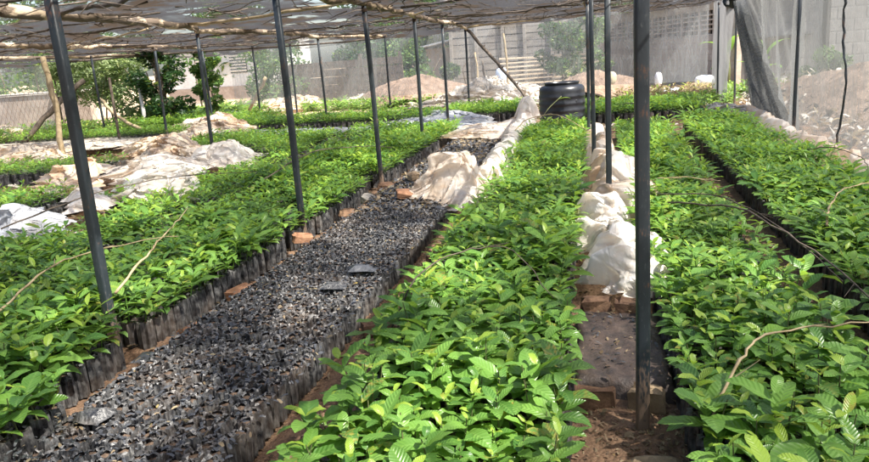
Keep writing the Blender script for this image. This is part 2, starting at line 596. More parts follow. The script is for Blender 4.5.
def billow(u, v, freqs, seed, aniso=1.0):
    """soft puffs parted by sharp creases"""
    r = np.random.default_rng(seed)
    z = np.zeros_like(u)
    th0 = r.uniform(0, math.pi)
    u, v = (u * math.cos(th0) + v * math.sin(th0)) * 1.45, (-u * math.sin(th0) + v * math.cos(th0)) * 0.55
    wu = 0.10 * np.sin(5.1 * v + r.uniform(0, 6)) + 0.05 * np.sin(9 * u + 7 * v + r.uniform(0, 6))
    wv = 0.10 * np.sin(4.3 * u + r.uniform(0, 6)) + 0.05 * np.sin(8 * v - 6 * u + r.uniform(0, 6))
    for f, a in freqs:
        for k in range(3):
            th = r.uniform(0, math.pi)
            ph = ((u + wu) * math.cos(th) + (v + wv) * math.sin(th)) * f * r.uniform(0.7, 1.3) * math.pi + r.uniform(0, 3)
            env = 0.55 + 0.45 * np.sin(((u - wv) * math.cos(th + 1.3) + v * math.sin(th + 1.3)) * f * 1.1 + r.uniform(0, 6))
            z += a / 3 * np.abs(np.sin(ph)) ** 0.8 * env * 1.5
        wu = wu + 0.22 / f * np.sin(f * 4 * v + r.uniform(0, 6))
        wv = wv + 0.22 / f * np.sin(f * 4 * u + r.uniform(0, 6))
    return z


def sheet(name, label, cat, quad, mat, hgt=0.15, amp=0.10, lumps=(), n=64, seed=1, base=0.02, rag=0.16, edge=0.25, group=None, thick=0.0):
    """crumpled plastic lying on the ground; quad = four world corners in order round the edge"""
    A, B, C_, D = [np.array(c, float) for c in quad]
    su = (np.linalg.norm(B - A) + np.linalg.norm(C_ - D)) / 2
    sv = (np.linalg.norm(D - A) + np.linalg.norm(C_ - B)) / 2
    nu = int(max(20, min(230, 1.5 * n * su / math.sqrt(su * sv))))
    nv = int(max(20, min(230, 1.5 * n * sv / math.sqrt(su * sv))))
    u, v = np.meshgrid(np.linspace(0, 1, nu), np.linspace(0, 1, nv), indexing='ij')
    ru = u * su
    rv = v * sv
    r = np.random.default_rng(seed + 99)
    # ragged outline
    uu = u + rag * (fold(ru * 0 + rv * 1.0, rv, [(1.7, 1.0), (4.5, .5)], seed + 1) - 0.75) * (np.abs(u - 0.5) * 2) / max(su, .3)
    vv = v + rag * (fold(ru, ru * 0 + ru, [(1.7, 1.0), (4.5, .5)], seed + 2) - 0.75) * (np.abs(v - 0.5) * 2) / max(sv, .3)
    P = (A[None, None] * ((1 - uu) * (1 - vv))[..., None] + B * (uu * (1 - vv))[..., None] + C_ * (uu * vv)[..., None] + D * ((1 - uu) * vv)[..., None])
    e = np.minimum(np.minimum(u, 1 - u) * su, np.minimum(v, 1 - v) * sv)
    env = np.clip(e / (1.5 * edge * min(su, sv)), 0, 1)
    env = env * env * (3 - 2 * env)
    f0 = billow(ru, rv, [(0.9, .9), (2.1, .70), (4.4, .42), (9, .13)], seed)
    f1 = billow(ru, rv, [(1.5, .9), (3.7, .5), (8, .12)], seed + 5)
    f2 = billow(ru, rv, [(1.7, .9), (4.1, .5), (9, .12)], seed + 6)
    ft = fold(ru, rv, [(2.2, 1.0), (4.6, .5)], seed + 9)
    h = hgt * 0.42 * env + amp * (0.50 * (f0 - 0.40) + 0.38 * (ft - 0.75)) * (0.35 + 0.65 * env)
    for (lu, lv, lr, lh) in lumps:
        dd = ((ru - lu * su) ** 2 + (rv - lv * sv) ** 2) / (lr * lr)
        h = h + lh * 0.5 * np.exp(-dd * 1.4) * (0.7 + 0.6 * f0)
    P[..., 2] += base + np.maximum(h, 0.003 + 0.01 * f1)
    k = amp * 0.55
    k = amp * 1.5
    P[..., 0] += k * (f1 - 0.5)
    P[..., 1] += k * (f2 - 0.5)
    me = mesh_np(name, P.reshape(-1, 3), quads=grid_quads(nu, nv), mats=[mat], smooth=True)
    o = link(name, me)
    return tag(o, label, cat, group)


# ------------------------------------------------------------------ the ground: one sheet to the horizon
def gz(x, y):
    z = 0.018 * np.sin(x * 2.3 + 0.7 * y) + 0.014 * np.sin(y * 3.1 - x * 1.4) + 0.008 * np.sin(x * 9 + y * 7) + 0.008 * np.sin(x * 17 - y * 13)
    out = np.clip((y - 19.0) / 6.0, 0, 1)
    return z * 0.7 + out * 0.08 * np.sin(x * 1.1 + y * .8) - 0.005


xs = np.unique(np.concatenate([np.linspace(-400, -22, 12), np.arange(-22, -5, 0.3), np.arange(-5, 3.5, 0.06), np.arange(3.5, 14, 0.3), np.linspace(14, 400, 12)]))
ys = np.unique(np.concatenate([np.linspace(-200, -1, 8), np.arange(-1, 13, 0.08), np.arange(13, 40, 0.3), np.linspace(40, 900, 16)]))
gx, gy = np.meshgrid(xs, ys, indexing='ij')
gzz = gz(gx, gy) + rng.normal(0, 0.0035, gx.shape)
g = link('ground', mesh_np('ground', np.stack([gx, gy, gzz], -1).reshape(-1, 3), quads=grid_quads(len(xs), len(ys)), mats=[EARTH]))
tag(g, kind='structure')

# ------------------------------------------------------------------ roof net, back net, side nets
def roof_z(x, y):
    b = 2.20 + 0.012 * np.clip(y - 12, 0, 10) * np.clip((x + 9) / 9, -0.6, 1.2)
    sag = -0.07 * np.abs(np.sin(math.pi * (x - 0.1) / 3.1)) * (0.6 + 0.4 * np.sin(y * 1.3))
    f = fold(x * 0.28, y * 0.55, [(1.1, .5), (2.7, .3), (6, .12)], 31)
    return b + sag - 0.13 * (f - 0.36) + 0.02 * np.sin(y * 4 + x) - 0.16 * np.clip((y - 17.6) / 2.4, 0, 1) * np.clip((-x - 1) / 4, 0, 1) - 0.045 * np.abs(np.sin(y * 2.3 + 0.5 * np.sin(x * .8))) ** 6 * (y > 4)


rx, ry = np.meshgrid(np.linspace(-20, 2.85, 240), np.linspace(-4.5, 20.1, 330), indexing='ij')
rz = roof_z(rx, ry)
ry = ry + 0.12 * np.sin(rx * 1.7) * (ry > 18) + 0.1 * np.sin(rx * 5.1) * (ry > 19)
o = link('shade_net', mesh_np('shade_net', np.stack([rx, ry, rz], -1).reshape(-1, 3), quads=grid_quads(240, 330), mats=[NET_ROOF]))
tag(o, 'sagging grey shade net spread over the beams as the roof', 'net')


def hang(name, label, top, bot, mat, pleat=0.05, n=90, m=30, seed=3, freq=2.0, cat='net', gather=0.0, group=None):
    """net hanging between a top line and a bottom line (lists of points), with pleats"""
    T = curve_pts(top, n) if len(top) > 2 else [Vector(top[0]).lerp(Vector(top[1]), i / n) for i in range(n + 1)]
    B = curve_pts(bot, n) if len(bot) > 2 else [Vector(bot[0]).lerp(Vector(bot[1]), i / n) for i in range(n + 1)]
    k = min(len(T), len(B))
    T, B = np.array(T[:k]), np.array(B[:k])
    L = np.concatenate([[0], np.cumsum(np.linalg.norm(np.diff(B, axis=0), axis=1))])
    tt = np.linspace(0, 1, m)
    V = T[:, None] * (1 - tt)[None, :, None] + B[:, None] * tt[None, :, None]
    d = (B[-1] - B[0])
    if np.linalg.norm(d) < 1e-3:
        d = T[-1] - T[0]
    nrm = np.cross(d / np.linalg.norm(d), (0, 0, 1.0))
    nn = nrm / (np.linalg.norm(nrm) + 1e-9)
    LL = np.repeat(L[:, None], m, 1)
    TTm = np.repeat(tt[None], k, 0)
    off = pleat * (fold(LL * freq * 0.3, TTm * 0.35, [(1, .6), (2.3, .5), (5, .25)], seed) - 0.6) + pleat * 0.4 * np.sin(LL * freq * 3 + 2 * TTm)
    V = V + off[..., None] * nn
    o = link(name, mesh_np(name, V.reshape(-1, 3), quads=grid_quads(k, m), mats=[mat]))
    return tag(o, label, cat, group)


hang('net_curtain', 'pale hazy net hung right across the back of the shelter', [(-10.4, 20.05, 2.02), (-7, 20.05, 2.1), (-3, 20.05, 2.22), (2.9, 20.0, 2.4)],
     [(-10.4, 20.05, 0.45), (-7, 20.1, 0.42), (-3, 20.1, 0.45), (2.9, 20.05, 0.35)], NET_BACK, 0.06, 160, 14, 5, 1.2)
hang('net_curtain', 'short hazy net panel at the far left behind the mesh fence', [(-24, 17.6, 1.95), (-18, 17.6, 1.95), (-14.6, 17.6, 1.95)],
     [(-24, 17.6, 0.2), (-18, 17.6, 0.2), (-14.6, 17.6, 0.2)], NET_BACK, 0.06, 80, 14, 6, 1.2)
hang('net_curtain', 'long grey net wall on the right, seamed with a dark cord', [(2.80, 10.9, 2.16), (2.80, 5.0, 2.15), (2.80, -4.0, 2.15)],
     [(2.80, 10.9, 0.0), (2.78, 5.0, 0.0), (2.80, -4.0, 0.0)], NET_SIDE, 0.10, 150, 26, 8, 1.0)
hang('net_curtain', 'narrow doubled net panel beside the banana plant at the far right corner', [(2.86, 18.9, 2.3), (2.86, 17.6, 2.22), (2.86, 16.4, 2.15)],
     [(2.86, 18.6, 0.0), (2.86, 17.9, 0.0), (2.86, 17.3, 0.0)], NET_THICK, 0.14, 60, 20, 13, 6.0)
hang('net_curtain', 'net drape gathered at a pole top and swept down to the right', [(2.86, 15.95, 2.12), (2.84, 15.0, 2.10), (2.84, 13.0, 2.14), (2.82, 10.9, 2.15)],
     [(2.90, 14.3, 0.25), (2.88, 13.2, 0.10), (2.86, 12.2, 0.0), (2.84, 10.9, 0.0)], NET_SIDE, 0.22, 90, 30, 21, 2.6)
hang('net_drape', 'thick folded net swag falling diagonally from the tied pole top', [(2.84, 16.0, 2.12), (2.84, 15.6, 2.11), (2.84, 15.3, 2.10)],
     [(2.80, 14.0, 0.05), (2.80, 12.6, 0.04), (2.80, 11.1, 0.04)], NET_SIDE, 0.16, 70, 30, 25, 5.0)
# seam cord on the side net
b = MB()
pts = curve_pts([(2.70, 8.9, 2.15), (2.69, 8.95, 1.5), (2.70, 8.8, 0.8), (2.68, 9.0, 0.02)], 24, 0.008)
b.tube(pts, 0.012, 6, jit=0.25)
tag(b.obj('cord', STEEL), 'dark stitched cord running down the right net wall', 'cord')
# bundle of rolled net tied at the top of the pole
b = MB()
bp = [(2.82 + 0.05 * math.sin(a * 3), 16.0 + 0.45 * math.cos(a) - 0.3 + 0.9, 2.22 + 0.17 * math.sin(a)) for a in np.linspace(0.4, 2 * math.pi, 20)]
b.tube([(p[0], p[1], p[2]) for p in bp], [0.05 + 0.02 * math.sin(i * 2.1) for i in range(20)], 8, jit=0.15)
b.tube(curve_pts([(2.82, 16.0, 2.3), (2.80, 15.98, 2.05), (2.83, 15.8, 1.8), (2.84, 15.5, 1.5)], 10), [0.05 - 0.003 * i for i in range(10)], 8, jit=0.15)
tag(b.obj('net_bundle', NET_DARK, smooth=True), 'dark rolled bundle of net tied to the pole by the opening', 'net')
# net edge hem on the drape
b = MB()
b.tube(curve_pts([(2.81, 15.95, 2.1), (2.80, 15.2, 1.35), (2.79, 13.8, 0.55), (2.78, 12.0, 0.12), (2.8, 11.0, 0.06)], 20, 0.01), 0.022, 6, jit=0.2)
tag(b.obj('net_hem', NET_THICK, smooth=True), 'rolled hem along the front edge of the diagonal net swag', 'hem')

# ------------------------------------------------------------------ poles
def pole(x, y, h, label, wd=0.05, lean=(0, 0), group=None, mat=None):
    b = MB()
    hw = wd / 2
    r = wd * 0.22
    prof = []
    for cx_, cy_, a0 in ((hw - r, hw - r, 0), (-hw + r, hw - r, 90), (-hw + r, -hw + r, 180), (hw - r, -hw + r, 270)):
        for a in (0, 30, 60, 90):
            t = math.radians(a0 + a)
            prof.append((cx_ + r * math.cos(t), cy_ + r * math.sin(t)))
    zs = [-0.3, 0.0, 0.5, 1.0, 1.5, h]
    V = []
    for z in zs:
        k = max(z, 0) / h
        for p in prof:
            V.append((p[0] + lean[0] * k + 0.003 * math.sin(z * 3 + x), p[1] + lean[1] * k, z))
    n = len(prof)
    Q = [(i * n + k, i * n + (k + 1) % n, (i + 1) * n + (k + 1) % n, (i + 1) * n + k) for i in range(len(zs) - 1) for k in range(n)]
    o = (len(zs) - 1) * n
    for k in range(1, n - 2, 2):
        Q.append((o, o + k, o + k + 1, o + k + 2))
    b.add(V, Q)
    me = b.mesh('steel_pole', mat or STEEL, True)
    o = link('steel_pole', me, None, (x, y, 0))
    o.rotation_euler.z = rnd.uniform(-0.1, 0.1)
    tag(o, label, 'pole', group or 'dark steel poles holding up the shade net')
    t = MB()
    for kz in (0, 0.012, 0.026):
        t.tube([(lean[0] + (hw + .004) * math.cos(a) * 1.15, lean[1] + (hw + .004) * math.sin(a) * 1.15, h - 0.05 + kz + 0.004 * math.sin(a)) for a in np.linspace(0, 6.28, 9)], 0.0035, 4, False)
    t.tube([(lean[0] + hw, lean[1], h - 0.04), (lean[0] + hw + 0.03, lean[1] + 0.01, h + 0.05)], 0.003, 4)
    link('wire_tie', t.mesh('wire_tie', WIRE, True), o)
    return o


POLES = [
    (0.17, 2.67, 2.09, 'thick black pole standing closest, between the dark earth step and the right bed', 0.05),
    (0.11, 5.89, 2.09, 'pole rising out of the white plastic heap on the right path', 0.045),
    (0.00, 8.05, 2.09, 'second pole back along the right path, behind the plastic heap', 0.045),
    (-0.07, 10.68, 2.09, 'thin pole just right of the black water tank', 0.045),
    (-2.60, 3.25, 2.09, 'black square pole nearest on the left, at the corner of the left bed', 0.052),
    (-2.44, 5.62, 2.09, 'black pole at the left edge of the soil-bag bed beside the orange brick', 0.05),
    (-2.43, 8.01, 2.07, 'pole at the far left edge of the soil-bag bed by the loose stone', 0.05),
    (-2.66, 11.2, 2.07, 'pole in the left bed left of where the plastic drapes the soil bags', 0.05),
    (-2.86, 14.38, 2.06, 'pole standing by the pale plastic strip below the middle of the beam', 0.05),
    (-3.05, 18.2, 2.06, 'last pole of the middle row, where the diagonal prop meets the beam', 0.05),
    (-5.92, 10.43, 2.06, 'pole beside the round white plastic dome on the left', 0.045),
    (-5.75, 13.3, 2.06, 'pole close behind the middle left one, seen just beside it', 0.045),
    (-6.10, 16.13, 2.06, 'thin pole at the far beam below its lit curve', 0.045),
    (-5.15, 18.3, 2.06, 'thin far pole in front of the hazy dark hedge', 0.045),
    (-9.35, 14.6, 2.06, 'thin dark pole in front of the vine covered tree', 0.045),
    (-9.85, 17.6, 2.06, 'thin pole right of the vine covered tree by the white house', 0.045),
    (-8.95, 18.6, 2.06, 'thin pole in front of the white house shutters', 0.045),
    (-8.0, 18.9, 2.06, 'thin pole before the round green bush', 0.045),
    (-10.5, 12.98, 2.06, 'dark pole at far left next to the leaning brown log', 0.045),
    (-12.1, 16.2, 2.06, 'slim pole against the pale hedge on the left', 0.045),
    (2.80, 17.8, 2.2, 'pole at the edge of the doubled net panel, beside the banana leaf', 0.04),
    (2.84, 15.94, 2.2, 'pole with the tied net bundle at its top', 0.04),
    (2.72, 10.88, 2.2, 'pole against the right net wall where the swag reaches the ground', 0.045),
    (2.74, 5.2, 2.2, 'pole at the extreme right against the net wall', 0.045),
]
for x, y, h, lb, wd in POLES:
    pole(x, y, h, lb, wd, (rnd.uniform(-0.03, 0.03), rnd.uniform(-0.03, 0.03)))


# ------------------------------------------------------------------ beams and sticks carrying the net
def log_beam(ctrl, r, label, name='roof_beam', mat=LOG, cat='beam', wob=0.012, n=26, group='rough logs carrying the shade net', knots=True):
    b = MB()
    P = curve_pts(ctrl, n, wob)
    m = len(P)
    b.tube(P, [r * (1.12 - 0.35 * i / m) for i in range(m)], 9, jit=0.08)
    o = b.obj(name, mat, smooth=True)
    tag(o, label, cat, group)
    if knots:
        kb = MB()
        for _ in range(m // 3):
            i = rnd.randrange(1, m - 1)
            d = Vector((rnd.uniform(-1, 1), rnd.uniform(-.6, .6), rnd.uniform(-.8, .4))).normalized()
            kb.tube([P[i], P[i] + d * r * 1.8, P[i] + d * r * 2.6 + Vector((0, 0.01, 0))], [r * .35, r * .22, r * .1], 5)
        link('twig_stub', kb.mesh('twig_stub', mat, True), o)
    return o


log_beam([(-2.50, -2.5, 2.10), (-2.58, 3.3, 2.10), (-2.44, 5.6, 2.11), (-2.46, 8.0, 2.09), (-2.6, 9.6, 2.13), (-2.66, 11.2, 2.09), (-2.80, 14.4, 2.10), (-2.95, 16.5, 2.12), (-3.05, 18.5, 2.05)], 0.044, 'knotty pale log running along the middle row of poles to the prop', n=48)
log_beam([(-4.70, 5.3, 2.10), (-4.78, 6.5, 2.09), (-5.0, 7.6, 2.10), (-5.35, 9.3, 2.09), (-5.9, 10.5, 2.09)], 0.050, 'bright peeled log at upper left crossing behind the nearest left pole')
log_beam([(-4.55, 1.0, 2.11), (-4.60, 3.5, 2.10), (-4.72, 5.4, 2.12)], 0.04, 'near end log above the upper left corner')
log_beam([(-5.85, 10.4, 2.09), (-5.75, 12.0, 2.12), (-5.75, 13.4, 2.11), (-6.1, 16.1, 2.09), (-5.5, 17.8, 2.06), (-5.15, 18.4, 2.04)], 0.043, 'curving peeled log lit brightly between the left and middle poles', n=34)
log_beam([(-8.6, 8.6, 2.10), (-8.95, 10.2, 2.09), (-9.3, 12.1, 2.09), (-9.35, 14.6, 2.10), (-9.9, 17.6, 2.08)], 0.042, 'thin pale log farther left at the edge of the net', n=30)
log_beam([(0.2, -1.0, 2.12), (0.17, 2.7, 2.12), (0.1, 5.9, 2.12), (0.0, 8.0, 2.12), (-0.07, 10.7, 2.12), (-0.1, 13.5, 2.16)], 0.04, 'log over the right path poles, mostly above the picture', n=30)
log_beam([(-12.3, 8.8, 2.06), (-12.4, 13, 2.06), (-12.0, 18, 2.03)], 0.04, 'farthest left log under the net edge', n=20)
STK = [
    ([(-5.3, 9.1, 2.10), (-3.9, 8.5, 2.11), (-2.3, 7.8, 2.12)], 0.02, 'straight pale stick bridging the two left beams'),
    ([(-9.2, 11.5, 2.09), (-7.8, 10.4, 2.10), (-6.0, 9.3, 2.10)], 0.014, 'thin crooked stick left of the bridging stick'),
    ([(-4.9, 6.0, 2.08), (-4.3, 5.8, 2.10), (-3.4, 5.5, 2.12)], 0.022, 'brown stick angled near the nearest left pole top'),
    ([(-3.2, 11.3, 2.10), (-2.6, 11.0, 2.12), (-1.8, 10.6, 2.13)], 0.014, 'short pale stick beyond the middle pole top'),
    ([(-14.0, 17.5, 2.0), (-10.5, 18.6, 2.02), (-7.0, 19.2, 2.0), (-5.0, 19.4, 2.06)], 0.025, 'long brown stick along the back rim of the net'),
    ([(-12.5, 13.6, 2.02), (-10.0, 14.6, 2.05), (-7.0, 14.9, 2.06)], 0.016, 'grey stick between the far left beams'),
    ([(-2.8, 13.6, 2.12), (-1.2, 13.2, 2.14), (0.4, 12.6, 2.16)], 0.015, 'dark stick sagging above the water tank'),
    ([(-2.4, 9.4, 2.12), (-1.2, 9.0, 2.14), (0.1, 8.8, 2.14)], 0.015, 'dark stick under the net in the top middle'),
    ([(-3.1, 18.9, 2.12), (-1.5, 19.4, 2.20), (1.0, 19.7, 2.30), (2.8, 19.8, 2.36)], 0.022, 'stick carrying the back net above the shed'),
]
STK += [
    ([(-7.6, 8.2, 2.13), (-6.6, 8.6, 2.08), (-5.3, 8.4, 2.13)], .013, 'dark crooked stick sagging at the upper left between two logs'),
    ([(-8.9, 9.6, 2.12), (-7.0, 8.0, 2.07), (-4.8, 7.0, 2.13)], .015, 'long dark stick slanting towards the bright peeled log'),
    ([(-9.3, 13.1, 2.10), (-7.7, 12.4, 2.05), (-5.8, 12.2, 2.11)], .016, 'dark stick sagging deep between the left logs'),
    ([(-5.8, 12.6, 2.12), (-4.4, 12.0, 2.06), (-2.8, 11.8, 2.12)], .015, 'dark bent stick left of the middle log'),
    ([(-5.9, 15.6, 2.10), (-4.5, 15.4, 2.04), (-2.9, 15.0, 2.11)], .016, 'grey stick far back between two logs'),
    ([(-9.6, 16.4, 2.09), (-7.8, 16.2, 2.02), (-6.1, 15.8, 2.09)], .016, 'grey far stick behind the thin left pole'),
    ([(-12.2, 11.2, 2.06), (-10.8, 11.0, 2.0), (-9.1, 10.8, 2.08)], .016, 'dark stick at the far left corner of the net'),
    ([(-2.7, 12.2, 2.13), (-1.3, 12.0, 2.07), (-0.1, 11.6, 2.14)], .014, 'dark stick crossing above the plastic covered bags'),
    ([(-2.9, 16.2, 2.12), (-1.0, 15.8, 2.10), (1.4, 15.2, 2.2), (2.8, 15.9, 2.22)], .016, 'long dark stick over the short cross bed'),
    ([(-4.6, 4.9, 2.13), (-3.6, 4.7, 2.09), (-2.6, 4.6, 2.13)], .014, 'dark twisted stick at the top edge above the left bed'),
]
for c, r, lb in STK:
    log_beam(c, r, lb, 'roof_stick', STICKD if 'dark' in lb or 'brown' in lb or 'grey' in lb else STICK, 'stick', 0.01, 16, 'thin sticks under the shade net', False)
# diagonal prop
b = MB()
pp = curve_pts([(-3.02, 18.35, 2.05), (-2.4, 17.4, 1.45), (-1.8, 16.7, 0.82), (-1.18, 16.0, 0.12)], 16, 0.012)
b.tube(pp, [0.042 - 0.0008 * i for i in range(len(pp))], 8, jit=0.1)
o = b.obj('wooden_prop', STICKD, smooth=True)
tag(o, 'knotty brown pole propped diagonally from beam end down towards the black tank', 'prop')
for i in (4, 8, 11):
    b = MB()
    b.tube([pp[i], pp[i] + Vector((0.05, -0.03, 0.07))], [0.022, 0.01], 6)
    link('branch_stub', b.mesh('branch_stub', STICKD, True), o)
# thin upright stakes behind
for lb, x, y, h in (('thin crooked upright stake behind the diagonal prop', -3.0, 20.6, 1.25), ('tall pale upright stake in front of the plank shed', -2.4, 21.0, 1.95), ('short grey stake left of the tall pale one', -3.35, 21.6, 1.5)):
    b = MB()
    b.tube(curve_pts([(x, y, 0), (x + .03, y, h * .5), (x - .02, y, h)], 8, 0.008), 0.028, 7, jit=.1)
    tag(b.obj('wooden_stake', STICK if 'pale' in lb else STICKD, smooth=True), lb, 'stake')

# twigs and litter lying on the net
b = MB()
for _ in range(1500):
    x, y = rnd.uniform(-14, 2.5), rnd.uniform(2, 19)
    a = rnd.uniform(0, 6.28)
    L = rnd.uniform(0.12, 0.7)
    z = float(roof_z(np.array(x), np.array(y))) - 0.012
    p0 = Vector((x, y, z))
    p1 = p0 + Vector((math.cos(a) * L * .5, math.sin(a) * L * .5, rnd.uniform(-.05, .01)))
    p2 = p1 + Vector((math.cos(a + rnd.uniform(-.7, .7)) * L * .5, math.sin(a + rnd.uniform(-.7, .7)) * L * .5, rnd.uniform(-.09, 0.02)))
    b.tube([p0, p1, p2], [rnd.uniform(.004, .012), .006, .003], 4, False)
tag(b.obj('twigs', STICKD, smooth=True), 'small fallen twigs caught in the shade net', 'twigs', kind='stuff')


# ------------------------------------------------------------------ leaves, seedlings, grow bags
def leaf_geo(L=0.1, W=0.04, pitch=0.4, droop=1.0, foldk=0.25, ns=6, wave=0.0):
    ts = np.linspace(0, 1, ns + 1)
    ang = pitch - droop * ts ** 1.3
    dx = np.cos(ang) * L / ns
    dz = np.sin(ang) * L / ns
    X = np.concatenate([[0], np.cumsum(dx[:-1])])
    Z = np.concatenate([[0], np.cumsum(dz[:-1])])
    wd = W * (np.clip(ts, 0.0, 1) ** 0.62) * (np.clip(1 - ts, 0, 1) ** 0.66) * 1.36
    wd[0] = W * 0.05
    wd[-1] = W * 0.015
    V, UV = [], []
    for i, t in enumerate(ts):
        nx, nz = -math.sin(ang[i]), math.cos(ang[i])
        wv = wave * math.sin(t * 14)
        for sgn in (-1, 0, 1):
            lift = foldk * wd[i] * abs(sgn) + (wv * sgn * wd[i])
            V.append((X[i] + nx * lift, sgn * wd[i], Z[i] + nz * lift))
            UV.append((0.5 + sgn * 0.5 * (wd[i] / (W * 0.75)), t))
    Q = []
    for i in range(ns):
        a = i * 3
        Q += [(a, a + 3, a + 4, a + 1), (a + 1, a + 4, a + 5, a + 2)]
    return np.array(V), np.array(Q), np.array(UV)


def rotz(a):
    c, s_ = math.cos(a), math.sin(a)
    return np.array([[c, -s_, 0], [s_, c, 0], [0, 0, 1]])


def plan_seedling(r, hmin=0.11, hmax=0.21, big=1.0):
    """list of (height, azimuth, length, pitch, droop, young) for the leaves of one seedling"""
    H = r.uniform(hmin, hmax)
    pairs = r.choice([4, 5, 5, 6])
    out = []
    az = r.uniform(0, 3.14)
    for k in range(pairs):
        t = (k + 1) / pairs
        for sd_ in (0, 1):
            if r.random() < 0.08:
                continue
            L = big * (0.084 + 0.046 * math.sin(math.pi * min(1, t * 0.85 + .05))) * r.uniform(0.8, 1.2)
            if t > 0.95:
                L *= r.uniform(0.5, 0.8)
            pitch = 0.05 + 0.70 * t * r.uniform(0.6, 1.2)
            out.append((H * (0.22 + 0.78 * t), az + sd_ * math.pi + r.uniform(-.35, .35), L, pitch, r.uniform(0.4, 1.2), 1.0 if (t > 0.95 and r.random() < .7) else r.choice([0, 0, 0, .25])))
        az += 1.57 + r.uniform(-.3, .3)
    return H, out


def seedling_geo(r, ns, big=1.0):
    H, lv = plan_seedling(r, big=big)
    Vs, Qs, Us, Ts = [], [], [], []
    n = 0
    for (h, az, L, pi_, dr, yg) in lv:
        V, Q, U = leaf_geo(L, L * r.uniform(.25, .36), pi_, dr, r.uniform(.1, .35), ns, 0.12 if ns > 3 else 0)
        roll = r.uniform(-.35, .35)
        c, s_ = math.cos(roll), math.sin(roll)
        V = V @ np.array([[1, 0, 0], [0, c, -s_], [0, s_, c]]).T
        V[:, 0] += 0.008
        V = V @ rotz(az).T
        V[:, 2] += h
        Vs.append(V)
        Qs.append(Q + n)
        n += len(V)
        Us.append(U)
        Ts.append(np.tile([r.random(), yg, r.random()], (len(V), 1)))
    # stem: a thin three-sided tube
    for (z0, z1) in ((0.0, H),):
        ring = np.array([[math.cos(a) * q, math.sin(a) * q, z] for z, q in ((z0, .0035), (z1, .0018)) for a in (0, 2.1, 4.2)])
        Vs.append(ring)
        Qs.append(np.array([(0, 1, 4, 3), (1, 2, 5, 4), (2, 0, 3, 5)]) + n)
        n += 6
        Us.append(np.tile([0.1, 0.05], (6, 1)))
        Ts.append(np.tile([0.3, 0, 0], (6, 1)))
    return np.concatenate(Vs), np.concatenate(Qs), np.concatenate(Us), np.concatenate(Ts)


BAGH = 0.155


def bag_geo(r, n=12, planted=False, rr=0.042, simple=False):
    """a polythene sleeve: ribbed wall, crumpled rim folded inwards; returns V,Q(wall), Vs,Qs(soil)"""
    V, Q = [], []
    ph = r.uniform(0, 6.28)
    lv = [(0.0, 0.98), (0.07, 1.05), (0.13, 1.0), (BAGH, 0.94)] if not simple else [(0.0, 1.0), (BAGH, 0.97)]
    sq = [1 + 0.05 * math.cos(4 * (2 * math.pi * k / n) + ph) for k in range(n)]
    for li, (z, s_) in enumerate(lv):
        for k in range(n):
            a = 2 * math.pi * k / n
            rad = rr * s_ * sq[k] * (1 + (0.10 if k % 2 else -0.14) + r.uniform(-.04, .04) + (0.03 * math.sin(z * 60 + k)))
            zz = z + (r.uniform(-.008, .008) if li == len(lv) - 1 else 0)
            V.append((rad * math.cos(a), rad * math.sin(a), zz))
    # flap ring folded inwards and crumpled
    for k in range(n):
        a = 2 * math.pi * (k + r.uniform(-.4, .4)) / n
        rad = rr * r.uniform(0.45, 0.80)
        V.append((rad * math.cos(a), rad * math.sin(a), BAGH + r.uniform(-.012, .006)))
    L = len(lv)
    for i in range(L):
        for k in range(n):
            Q.append((i * n + k, i * n + (k + 1) % n, (i + 1) * n + (k + 1) % n, (i + 1) * n + k))
    V = np.array(V)
    m = 8
    sv = [(0, 0, BAGH - 0.008 + r.uniform(-.004, .012))] + [(rr * .9 * math.cos(6.283 * k / m), rr * .9 * math.sin(6.283 * k / m), BAGH - 0.018 + r.uniform(-.004, .006)) for k in range(m)]
    sq_ = [(0, 1 + k, 1 + (k + 1) % m, 1 + (k + 2) % m) for k in range(0, m, 2)]
    return V, np.array(Q), np.array(sv), np.array(sq_)


def instances(tpls, places, mats, name, smooth=True, has_uv=True):
    """join many placed copies of template geometry into one mesh (numpy)"""
    Vs, Qs, Us, Ts, Ms = [], [], [], [], []
    n = 0
    by = {}
    for p in places:
        by.setdefault(p[0], []).append(p)
    for ti, ps in by.items():
        V, Q, U, T, MI = tpls[ti]
        k = len(ps)
        xyz = np.array([[p[1], p[2], p[3]] for p in ps])
        a = np.array([p[4] for p in ps])
        sc = np.array([p[5] for p in ps])
        c, s_ = np.cos(a)[:, None], np.sin(a)[:, None]
        tx = np.array([p[6] if len(p) > 6 else 0 for p in ps])[:, None]
        ty = np.array([p[7] if len(p) > 7 else 0 for p in ps])[:, None]
        X = (V[None, :, 0] * c - V[None, :, 1] * s_)
        Y = (V[None, :, 0] * s_ + V[None, :, 1] * c)
        Z = np.repeat(V[None, :, 2], k, 0)
        X = X + tx * Z
        Y = Y + ty * Z
        W = np.stack([X, Y, Z], -1) * sc[:, None, None] + xyz[:, None]
        Vs.append(W.reshape(-1, 3))
        off = n + np.arange(k)[:, None, None] * len(V)
        Qs.append((Q[None] + off).reshape(-1, 4))
        Us.append(np.tile(U, (k, 1)))
        tt = np.repeat(T[None], k, 0)
        tt[:, :, 0] = (tt[:, :, 0] + rng.random((k, 1))) % 1
        tt[:, :, 2] = (tt[:, :, 2] + rng.random((k, 1))) % 1
        Ts.append(tt.reshape(-1, 3))
        Ms.append(np.tile(MI, k))
        n += k * len(V)
    return mesh_np(name, np.concatenate(Vs), quads=np.concatenate(Qs), mats=mats, smooth=smooth, uv=np.concatenate(Us), tint=np.concatenate(Ts), mi=np.concatenate(Ms))


